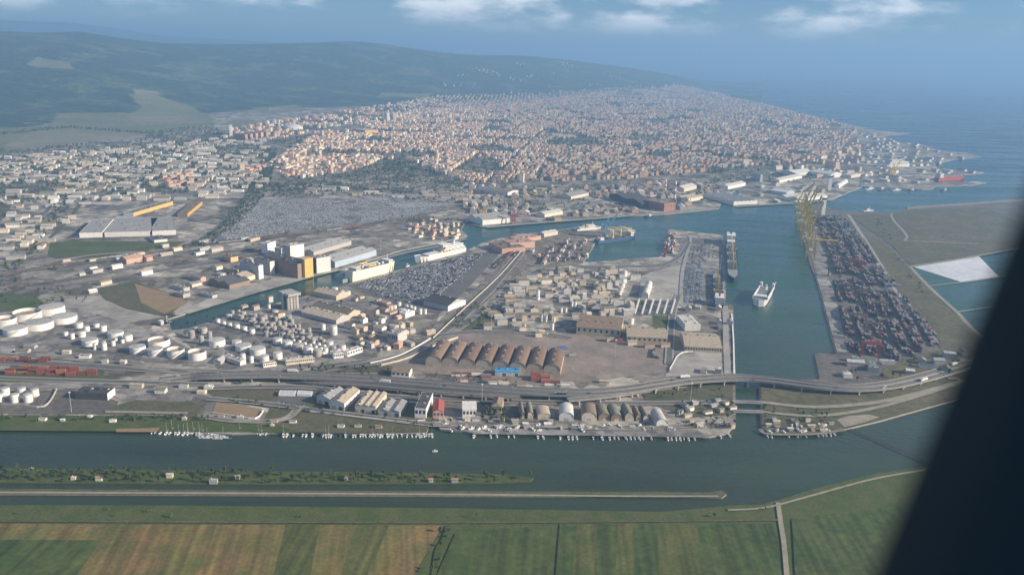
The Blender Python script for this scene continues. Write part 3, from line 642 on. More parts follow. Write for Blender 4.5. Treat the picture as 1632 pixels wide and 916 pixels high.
building('warehouse', 'cream shed with a gabled tower near the two chimneys', W, (1097, 322), (1120, 318), (1116, 312), 10, roof='gablex', roofm='roof_beige', wall='wall_cream', bays=2)
building('warehouse', 'long white quay shed beside the tall white tower', W, (1268, 322), (1318, 316), (1315, 308), 9, roof='gablex', roofm='roof_light', wall='wall_white', bays=2)
building('warehouse', 'long pale diagonal shed in the shipyard', W, (1242, 292), (1278, 284), (1276, 280), 10, roof='gablex', roofm='roof_light', wall='wall_white')
building('warehouse', 'broad light roofed shed before the orange palace', W, (1268, 281), (1296, 278), (1294, 272), 11, roof='gablex', roofm='roof_white', wall='wall_white')
building('warehouse', 'narrow white shed slanting beside the marina', W, (1337, 300), (1351, 291), (1347, 288), 9, roof='gablex', roofm='roof_white', wall='wall_white')
building('warehouse', 'pale yellow shed row beside the marina, nearer one', W, (1356, 284), (1374, 281), (1374, 277), 11, roof='flat', roofm='roof_light', wall='wall_cream')
building('warehouse', 'pale yellow shed row beside the marina, farther one', W, (1379, 282), (1391, 280), (1391, 276), 10, roof='flat', roofm='roof_light', wall='wall_cream')
building('office_block', 'tall grey block on the shipyard shore', 'building', (1211, 290), (1215, 290), (1215, 286), 26, roof='flat', roofm='roof_grey', wall='wall_grey')
building('warehouse', 'pale blue roofed shed near the marina yard', W, (1253, 312), (1266, 310), (1262, 303), 10, roofm='roof_white', wall='wall_pale_blue')
# --- across the canal: silos and mills
SG = 'silo blocks on the canal'
for lab, a, b, c, h, wl, sd, rm in [  # where front and side differ, shade and sunlight are put into the wall colours
    ('slab silo with painted-in shaded front and sunlit end, nearest the road', (383, 437), (413, 445), (419, 443), 26, 'wall_grey', 'wall_white', 'roof_dark'), ('slab silo with painted-in shaded front and sunlit end beside the tall mill', (405, 432), (431, 439), (437, 437), 27, 'wall_grey', 'wall_white', 'roof_dark'),
    ('long dark brown grain store beside the orange tower', (421, 430), (475, 444), (486, 436), 28, 'wall_brown', 'wall_brown', 'roof_dark'), ('tall orange tower block at the end of the grain store', (482, 442), (486.5, 443), (493, 438), 36, 'wall_yellow', 'wall_yellow', 'roof_beige'),
    ('cube mill with painted-in shaded front and sunlit side beside the orange tower', (494, 432), (505, 436), (516, 428), 30, 'wall_dark', 'wall_white', 'roof_grey'), ('white cube tower behind the long grain store', (417, 404), (427, 405), (430, 399), 22, 'wall_white', 'wall_white', 'roof_light'),
    ('smaller white cube tower in the middle of the mill yard', (438, 409), (449, 411), (453, 405), 20, 'wall_grey', 'wall_white', 'roof_light'), ('cube tower with painted-in shaded front and sunlit side behind the mill yard', (452, 409), (463, 412), (475, 405), 26, 'wall_grey', 'wall_white', 'roof_light')]:
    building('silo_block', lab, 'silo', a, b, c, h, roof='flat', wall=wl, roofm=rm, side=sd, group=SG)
building('warehouse', 'long silver roofed warehouse with a pale blue front by the canal', W, (534, 427), (600, 407), (588, 397), 12, roof='gablex', roofm='roof_grey', wall='wall_pale_blue', bays=2)
building('warehouse', 'low grey warehouse behind the pale blue fronted one', W, (500, 408), (560, 390), (548, 382), 9, roof='gablex', roofm='roof_grey', wall='wall_concrete', bays=2)
building('warehouse', 'long dark sheds block beside the canal quay', W, (333, 452), (366, 461), (376, 447), 8, roof='gable', roofm='roof_dark', wall='wall_brown', bays=2)
building('warehouse', 'cream roofed shed in front of the slab silos', W, (365, 446), (390, 450), (398, 440), 8, roofm='roof_beige', wall='wall_cream')
building('warehouse', 'orange sided small depot beside the railway', W, (368, 418), (380, 416), (378, 409), 10, roof='flat', roofm='roof_brown', wall='wall_ochre')
building('warehouse', 'long orange and cream goods shed by the railway', W, (202, 421), (229, 416), (227, 411), 9, roof='gablex', roofm='roof_clay', wall='wall_pink')
building('warehouse', 'short orange goods shed by the railway', W, (234, 417), (244, 415), (243, 411), 8, roof='gablex', roofm='roof_clay', wall='wall_pink')
FL = 'big factory beside the curved railway'
fa, fb, fc = P(127, 379), P(291, 374), P(285, 352)
building('factory', 'huge grey roofed factory, left bay with white front', 'factory', (127, 379), (163, 378), (172, 356), 11, roof='flat', roofm='roof_grey', wall='wall_white', group=FL)
building('factory', 'huge grey roofed factory, wide middle bay', 'factory', (167, 378), (239, 376), (246, 353), 11, roof='flat', roofm='roof_grey', wall='wall_white', group=FL)
building('factory', 'huge grey roofed factory, right bay by the loading dock', 'factory', (243, 376), (281, 374), (286, 352), 11, roof='flat', roofm='roof_grey', wall='wall_white', group=FL)
building('office_block', 'low white office in front of the huge factory', 'building', (246, 387), (267, 385), (271, 377), 6, roof='flat', roofm='roof_dark', wall='wall_white')
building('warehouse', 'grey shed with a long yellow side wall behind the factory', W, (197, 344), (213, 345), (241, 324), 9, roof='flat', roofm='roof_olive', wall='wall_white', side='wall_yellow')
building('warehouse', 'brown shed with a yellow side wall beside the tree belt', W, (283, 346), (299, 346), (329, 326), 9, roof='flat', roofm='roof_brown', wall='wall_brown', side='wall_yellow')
# --- lower left
building('office_block', 'dark roofed block with a white end beside the river bank', 'building', (120, 636), (172, 638), (174, 628), 9, roof='flat', roofm='roof_dark', wall='wall_dark', side='wall_white')
building('warehouse', 'long white shed roof beside the open tanks', W, (353, 572), (383, 583), (387, 578), 6, roof='gablex', roofm='roof_light', wall='wall_white', rh=2)
building('warehouse', 'low grey shed before the open tanks', W, (340, 580), (352, 581), (356, 573), 5, roofm='roof_light', wall='wall_grey')
building('warehouse', 'long cream terraced offices with dark windows by the tank farm', 'building', (456, 582), (501, 577), (500, 573), 7, roof='flat', roofm='roof_light', wall='wall_cream', windows=14)
building('office_block', 'pinkish white row of offices beside the tank farm road', 'building', (420, 586), (441, 583), (440, 580), 6, roof='flat', roofm='roof_clay', wall='wall_white', windows=6)
building('office_block', 'white sign-fronted block beside the tank farm corner', 'building', (532, 572), (548, 570), (548, 566), 8, roof='flat', roofm='roof_light', wall='wall_white', windows=5)
building('office_block', 'white curved office by the junction road', 'building', (554, 569), (578, 561), (576, 557), 8, roof='flat', roofm='roof_light', wall='wall_white', windows=6)
building('warehouse', 'long brown roofed shed with a low ridge in the tank farm', W, (480, 503), (536, 517), (548, 507), 7, roof='gablex', roofm='roof_beige', wall='wall_concrete')
building('warehouse', 'long tan shed beside the grey silos', W, (497, 494), (555, 508), (565, 499), 7, roof='gablex', roofm='roof_olive', wall='wall_tan')
building('warehouse', 'long tan shed below the beige ship', W, (500, 471), (536, 479), (548, 471), 8, roof='gablex', roofm='roof_beige', wall='wall_tan')
building('office_block', 'grey concrete plant with white annex by the junction', 'building', (617, 545), (634, 548), (640, 538), 15, roof='flat', roofm='roof_grey', wall='wall_concrete', windows=5)
building('house', 'orange brick house beside the junction road', 'house', (627, 556), (636, 557), (637, 551), 8, roof='hip', roofm='roof_clay', wall='wall_salmon', rh=2)
building('warehouse', 'white long shed among the small white tanks', W, (646, 507), (661, 502), (659, 497), 8, roof='flat', roofm='roof_white', wall='wall_white')
building('house', 'brown roofed house above the viaduct beside a white wall', 'house', (624, 600), (652, 602), (653, 594), 7, roof='gablex', roofm='roof_brown', wall='wall_white', rh=2.5, windows=4)
# silo with four cylinders
x, y, rz, w_, d_ = rect((461, 496), (480, 492), (475, 483)); t = thing('grain_silo', 'grey four-cylinder silo with a flat top house by the canal', 'silo', (x, y, 2), rz)
for i in range(4):
    for j in range(2): MB().cyl(-w_/2+w_*(i+.5)/4, (-.25+.5*j)*d_, w_/8*.98, 0, 24, 18).build('cylinder_bin', 'tank_grey', t, True)
MB().box(-w_/2-.5, w_/2+.5, -d_/2, d_/2, 24, 28).build('top_house', 'wall_concrete', t); MB().box(-w_/2-2.2, -w_/2-.55, -2, 2, 0, 29).build('lift_shaft', 'wall_grey', t)

# landmark towers
def towers(spec):
    for (name, lab, cat, px_, py_, r, h, m1) in spec:
        p = P(px_, py_); t = thing(name, lab, cat, p)
        if name == 'chimney':
            for i in range(6): MB().cyl(0, 0, r*(1-.06*i), h*i/6, h*(i+1)/6-.02, 14, r*(1-.06*(i+1))).build('band', 'wall_white' if i % 2 else m1, t, True)
            MB().cyl(0, 0, r*1.7, -1, 3, 12).build('base', 'wall_concrete', t)
        else:
            MB().box(-r, r, -r*.8, r*.8, -1, h).build('shaft', m1, t); MB().box(-r*1.25, r*1.25, -r*1.05, r*1.05, h, h+4).build('cabin', 'glass', t); MB().box(-r*1.3, r*1.3, -r*1.1, r*1.1, h+4, h+5).build('roof', 'wall_white', t)
towers([('chimney', 'red and white banded chimney, left one of the power plant pair', 'chimney', 1060, 307, 3.2, 42, 'wall_brick'), ('chimney', 'red and white banded chimney beside the brown boiler house', 'chimney', 1075, 321, 3.4, 62, 'wall_brick'),
        ('chimney', 'thin pale chimney behind the twin chimneys', 'chimney', 996, 305, 1.6, 18, 'wall_concrete'),
        ('harbour_tower', 'tall white tower at the tip of the container terminal', 'tower', 1311, 342, 5, 44, 'wall_white'), ('harbour_tower', 'white tower block at the end of the covered dock', 'tower', 1321, 303, 6, 44, 'wall_white')])
building('boiler_house', 'brown brick boiler house between the chimneys and the quay', 'building', (1058, 337), (1076, 335), (1074, 325), 22, roof='flat', roofm='roof_brown', wall='wall_brick', windows=4)
building('coal_shed', 'dark roofed power plant hall beside the chimneys', 'building', (1022, 332), (1056, 330), (1050, 312), 14, roof='gablex', roofm='roof_dark', wall='wall_dark', bays=2)
building('covered_dock', 'long white roof of the covered dry dock', 'building', (1290, 279), (1324, 284), (1326, 280), 14, roof='gablex', roofm='roof_white', wall='wall_white')
for lab, a, b, c, h, wl in [('white twin tower block above the old town, left one', (617, 195), (621, 195), (621, 193), 55, 'wall_white'), ('cream twin tower block above the old town, right one', (627, 195), (632, 195), (632, 193), 55, 'wall_cream'), ('grey tower block rising over the left suburb', (366, 217), (370, 217), (370, 214), 48, 'wall_white'), ('long yellow institute among pale houses', (582, 215), (603, 214), (602, 210), 22, 'wall_yellow')]:
    building('tower_block', lab, 'building', a, b, c, h, roof='flat', roofm='roof_light', wall=wl)
t = thing('sports_dome', 'white domed sports hall beside the farmland', 'building', P(467, 206)); mb = MB()
for j in range(6):
    a, b2 = math.pi/2*j/6, math.pi/2*(j+1)/6
    for i in range(20):
        u, v = 2*math.pi*i/20, 2*math.pi*(i+1)/20
        q = lambda e, f: (52*math.cos(e)*math.cos(f), 52*math.cos(e)*math.sin(f), 4+24*math.sin(e))
        mb.face([q(a, u), q(a, v), q(b2, v), q(b2, u)])
mb.build('dome', 'roof_white', t, True); MB().cyl(0, 0, 52, 0, 4.2, 20).build('wall', 'wall_white', t)
for i in range(5):
    building('tower_block', 'salmon apartment slab, %s of five in a row at the left suburb' % ['first from the left', 'second', 'third', 'fourth', 'last on the right'][i], 'building', (391+i*8.4, 224-i*1.3), (395+i*8.4, 223.6-i*1.3), (396+i*8.4, 220-i*1.3), 26, roof='flat', roofm='roof_clay', wall='wall_salmon', group='row of salmon slabs')

# ------------------------------------------------------------------ tanks
def tank_proto(kind):
    t = thing('storage_tank', '', 'tank'); wallm = {'open': 'tank_white', 'white': 'tank_white', 'grey': 'tank_grey'}[kind]
    sh = MB().cyl(0, 0, 1, 0, 1, 28, cap=False)
    if kind == 'open': sh.cyl(0, 0, .97, .55, 1, 28, cap=False)
    sh.build('shell', wallm, t, True)
    if kind == 'open':
        MB().cyl(0, 0, .965, .60, .63, 28).build('floating_roof', 'tank_rust', t); MB().cyl(0, 0, 1.03, .93, .99, 28, cap=False).build('rim_walkway', 'tank_white', t)
    else: 
        MB().cyl(0, 0, 1.005, 1, 1.09, 28, .02).build('roof', 'tank_roof' if kind == 'white' else 'tank_grey', t)
    st = MB()
    for i in range(10):
        a = -2.4+.13*i; st.box(-.05, .05, -.06, .06, 0, .05, M=Matrix.Translation((1.045*math.cos(a), 1.045*math.sin(a), .09*i+.05)) @ Matrix.Rotation(a, 4, 'Z'))
    st.build('stair', 'steel', t); return t
PROTO = {k: tank_proto(k) for k in ('open', 'white', 'grey')}; USED = set()
def tank(px_, by, rpx, hpx, kind, label, group):
    base = P(px_, by); mpp = (base-CAM).length/FPX; r = rpx*mpp*.93; d = Vector((base.x, base.y, 0)).normalized(); c_ = base+d*r*.9; h = hpx*mpp*1.03
    o = PROTO[kind] if kind not in USED else copy_tree(PROTO[kind]); USED.add(kind)
    o.location = (c_.x, c_.y, 2); o.scale = (r, r, h); o.rotation_euler.z = random.uniform(0, 6); tag(o, label, 'tank', group); OCC.append((c_.x, c_.y, r*1.15)); return o
G1 = 'large tanks at the left edge'
for a, lab in [((10, 523, 15.3, 11, 'open'), 'large white open-topped tank cut by the left edge'), ((45, 513.5, 19.6, 11, 'open'), 'large white open-topped tank, widest at the left'), ((84, 503.4, 18, 10, 'white'), 'large white tank farthest back of the left six'), ((25.5, 536, 16.5, 9, 'white'), 'large white tank nearest of the left six'), ((64.5, 527.4, 19, 9.5, 'white'), 'large white tank in the middle of the left six'), ((103.7, 516.6, 17.7, 8.5, 'white'), 'large white tank at the right of the left six'),
    ((144, 552, 12, 8, 'white'), 'mid-size white tank beside tall slim tanks'), ((185, 540, 11.8, 8, 'white'), 'mid-size white tank by the canal head'), ((220, 564, 12, 9, 'white'), 'white tank left of the open brown-topped tank'), ((254, 554.5, 16.5, 9, 'open'), 'open tank with a rusty brown inside, largest near the canal head'), ((248.5, 568, 11.4, 9.5, 'white'), 'white closed tank in front of the rusty open tank'), ((281, 571, 13.4, 11, 'open'), 'open cream tank, middle of the lower row'), ((315, 575, 14, 11.5, 'open'), 'open white tank with ladder at the end of the lower row'),
    ((346.5, 553.4, 12.8, 9, 'white'), 'cream tank with a grassy ring beside the canal bank'), ((377.6, 550.4, 7.5, 6, 'white'), 'small white tank behind the paired wide tanks'), ((388.4, 560.8, 12.8, 8, 'white'), 'wide white tank, left of a pair'), ((411, 566.7, 12.8, 9, 'white'), 'wide white tank, right of a pair'), ((421.8, 578.5, 7.5, 10, 'white'), 'upright white tank by the pinkish offices'), ((443, 573.2, 7.5, 10, 'white'), 'upright white tank alone by the access road'),
    ((442.4, 548.6, 7.5, 8, 'white'), 'white tank starting the descending row of five'), ((457.8, 553.4, 7.5, 8.5, 'white'), 'second white tank of the descending row of five'), ((475.4, 558.9, 8.8, 8.5, 'grey'), 'grey tank in the descending row of five'), ((491, 563.8, 7.5, 9.5, 'white'), 'fourth white tank of the descending row of five'), ((506.3, 568.7, 7.5, 10, 'grey'), 'grey tank ending the descending row of five'),
    ((532, 534.3, 6, 14, 'white'), 'tall bright white tank beside the long pipe wall'), ((857, 478, 3.4, 15, 'white'), 'tall white cylinder standing alone in the refinery'), ((1005.4, 517, 5, 9, 'white'), 'pale silo at the end of the brown factory')]:
    tank(*a, lab, 'tanks of the port tank farms')
SM = [(126, 523.4, 6.3, 7), (138.5, 528.5, 4.5, 7), (154, 522, 4.5, 5), (165, 528.5, 5, 8), (105, 535, 3.6, 5), (115.5, 540.7, 3.6, 8), (131, 537.8, 5.5, 8), (152, 557.4, 3.2, 9), (166, 549.6, 3, 5), (166.6, 558.4, 4, 10), (180.7, 551.5, 3.2, 7), (185, 545.6, 2.5, 6), (195.5, 547, 2.8, 5), (204, 544, 7, 8.5)]
_q = []
for a in SM: _q.append(tank(*a, 'white', 'small white tank in the cluster between the large left tanks and the canal head', 'small white tanks at the left'))
ordinals(_q, 'the small white tanks beside the canal head')
_q = []
for a in [(401, 578.5, 3.6, 10), (387.4, 574.6, 4.3, 10), (519, 564.2, 4.2, 9), (534, 558, 5.5, 6), (545.6, 559, 6, 8), (526, 550, 5.5, 5), (538.7, 563, 4.3, 6), (515, 526.4, 4, 9)]: _q.append(tank(*a, 'white', 'small white tank at the front of the middle tank farm', 'small white tanks at the middle front'))
ordinals(_q, 'the small white tanks at the tank farm front')
_q = []
for a in [(347.5, 515, 3.6, 6), (356.6, 518, 3.6, 5), (366, 521, 3.8, 5.5), (377.6, 524.5, 4.7, 6.5), (389.8, 528, 4.4, 6.5), (401.8, 532, 5, 6.5), (364.8, 506.4, 4.4, 4.5), (429, 492, 3, 8), (439, 500, 5.2, 4), (450, 504, 4.5, 4)]: _q.append(tank(*a, 'white', 'small white tank in the line along the canal bank', 'small white tanks along the canal'))
ordinals(_q, 'the small white tanks lining the canal bank')
for i in range(8):
    for j in range(3): tank(474+i*8.6-j*5.2, 540+i*2.7+j*4.3, 3.0, 4, 'white', 'one of the tiny white tanks packed in a grid', 'grid of tiny tanks')
_q = []
for a in [(306, 540, 5, 11), (321.6, 549, 4, 12), (334.4, 540, 4, 10), (324.6, 532, 6, 8), (312, 530, 4, 7), (461, 515.6, 5, 11)]: _q.append(tank(*a, 'grey', 'upright grey tank near the canal bank', 'grey tanks near the canal'))
ordinals(_q, 'the upright grey tanks by the canal bank')
rnd = random.Random(3)
for i in range(60):
    px_ = 372+(i % 12)*8.5+rnd.uniform(-2, 2)+(i//12)*13; py_ = 503+(i % 12)*1.3+(i//12)*8.0+rnd.uniform(-1.5, 1.5)
    if px_ < 525: tank(px_, py_, rnd.uniform(2.8, 4.6), rnd.uniform(5, 9), 'grey', 'brownish grey tank in the %s row of the dense tank farm' % ['rearmost', 'second', 'middle', 'fourth', 'front'][i//12], 'dense brown tanks')
_q = []
for a in [(636, 488, 3.6, 6), (629, 492, 3.6, 5), (623.6, 496, 2.6, 5), (642, 498.5, 6.5, 5), (670, 500.6, 3.2, 8), (677.6, 500.6, 2.6, 7.5), (647.8, 490, 3, 4), (654.6, 492, 3, 5), (660.5, 494, 3, 5), (533.8, 463, 5, 4), (544.6, 469.5, 4.5, 6), (554.8, 470.5, 4, 6)]: _q.append(tank(*a, 'white', 'small white tank beside the large car park', 'white tanks by the car park'))
ordinals(_q, 'the small white tanks beside the car park')
_q = []
for a in [(995, 441, 4.5, 9), (993, 452, 5.6, 7), (991, 459, 5, 7), (989, 465, 4.6, 7), (987, 470, 4, 6)]: _q.append(tank(*a, 'white', 'one of the stacked row of bright white refinery spheres', 'white refinery vessels'))
ordinals(_q, 'the bright white stacked refinery tanks')
_q = []
for a in [(911.5, 488.3, 2.4, 7), (916.6, 488.3, 2.4, 7), (894.4, 498, 2.4, 7), (901.6, 498, 2.4, 7), (863, 512.5, 1.8, 10), (867, 512.5, 1.8, 10), (870.5, 513, 1.8, 10), (883, 514, 2, 8), (924.5, 524, 1.7, 12), (880, 526, 3, 10), (907, 476, 1.6, 5), (911, 476, 1.6, 5), (915, 476.5, 1.6, 5), (836, 523, 2.4, 6)]: _q.append(tank(*a, 'white', 'slim pale vessel among the refinery buildings', 'slim refinery vessels'))
ordinals(_q, 'the slim pale refinery vessels')
_q = []
for a in [(8.8, 630.5, 6.5, 9.5), (35.4, 629.5, 5.5, 9), (56, 632.4, 6, 10), (0, 640.3, 6, 10), (24.6, 641.7, 6, 11), (45.6, 641.7, 6.3, 11)]: _q.append(tank(*a, 'white', 'small white tank of the six beside the river bank road', 'six tanks by the river'))
ordinals(_q, 'the six small white tanks beside the river')

# ================================================================== TOWN
def free(x, y, r):
    for (a, b, c) in OCC:
        if (a-x)**2+(b-y)**2 < (c+r)**2: return False
    return True
def dirpx(a, b):
    d = P(*b)-P(*a); return math.atan2(d.y, d.x)
CITYA = dirpx((560, 262), (600, 246)); CANA = dirpx((300, 527), (738, 402)); QUAYA = dirpx((1172, 600), (1168, 487)); RIVA = dirpx((700, 690), (1000, 696))
WALLS = ['wall_cream', 'wall_white', 'wall_pink', 'wall_ochre', 'wall_tan', 'wall_grey', 'wall_salmon', 'wall_concrete']; ROOFS = ['roof_terracotta', 'roof_clay', 'roof_rose', 'roof_grey', 'roof_light', 'roof_brown', 'roof_white', 'roof_dark', 'roof_olive', 'roof_beige']
warm_w = [0, 0, 2, 2, 3, 4, 4, 6, 7, 4, 0, 1]; warm_r = [0, 0, 1, 1, 2, 2, 9, 9, 5, 3]; cool_w = [7, 7, 5, 4, 7, 0, 1]; cool_r = [3, 3, 4, 8, 9, 9, 3, 5, 6]; mid_w = [0, 0, 4, 4, 7, 2, 3, 6, 2]; mid_r = [0, 1, 2, 1, 2, 0, 5, 9, 9, 3, 8]
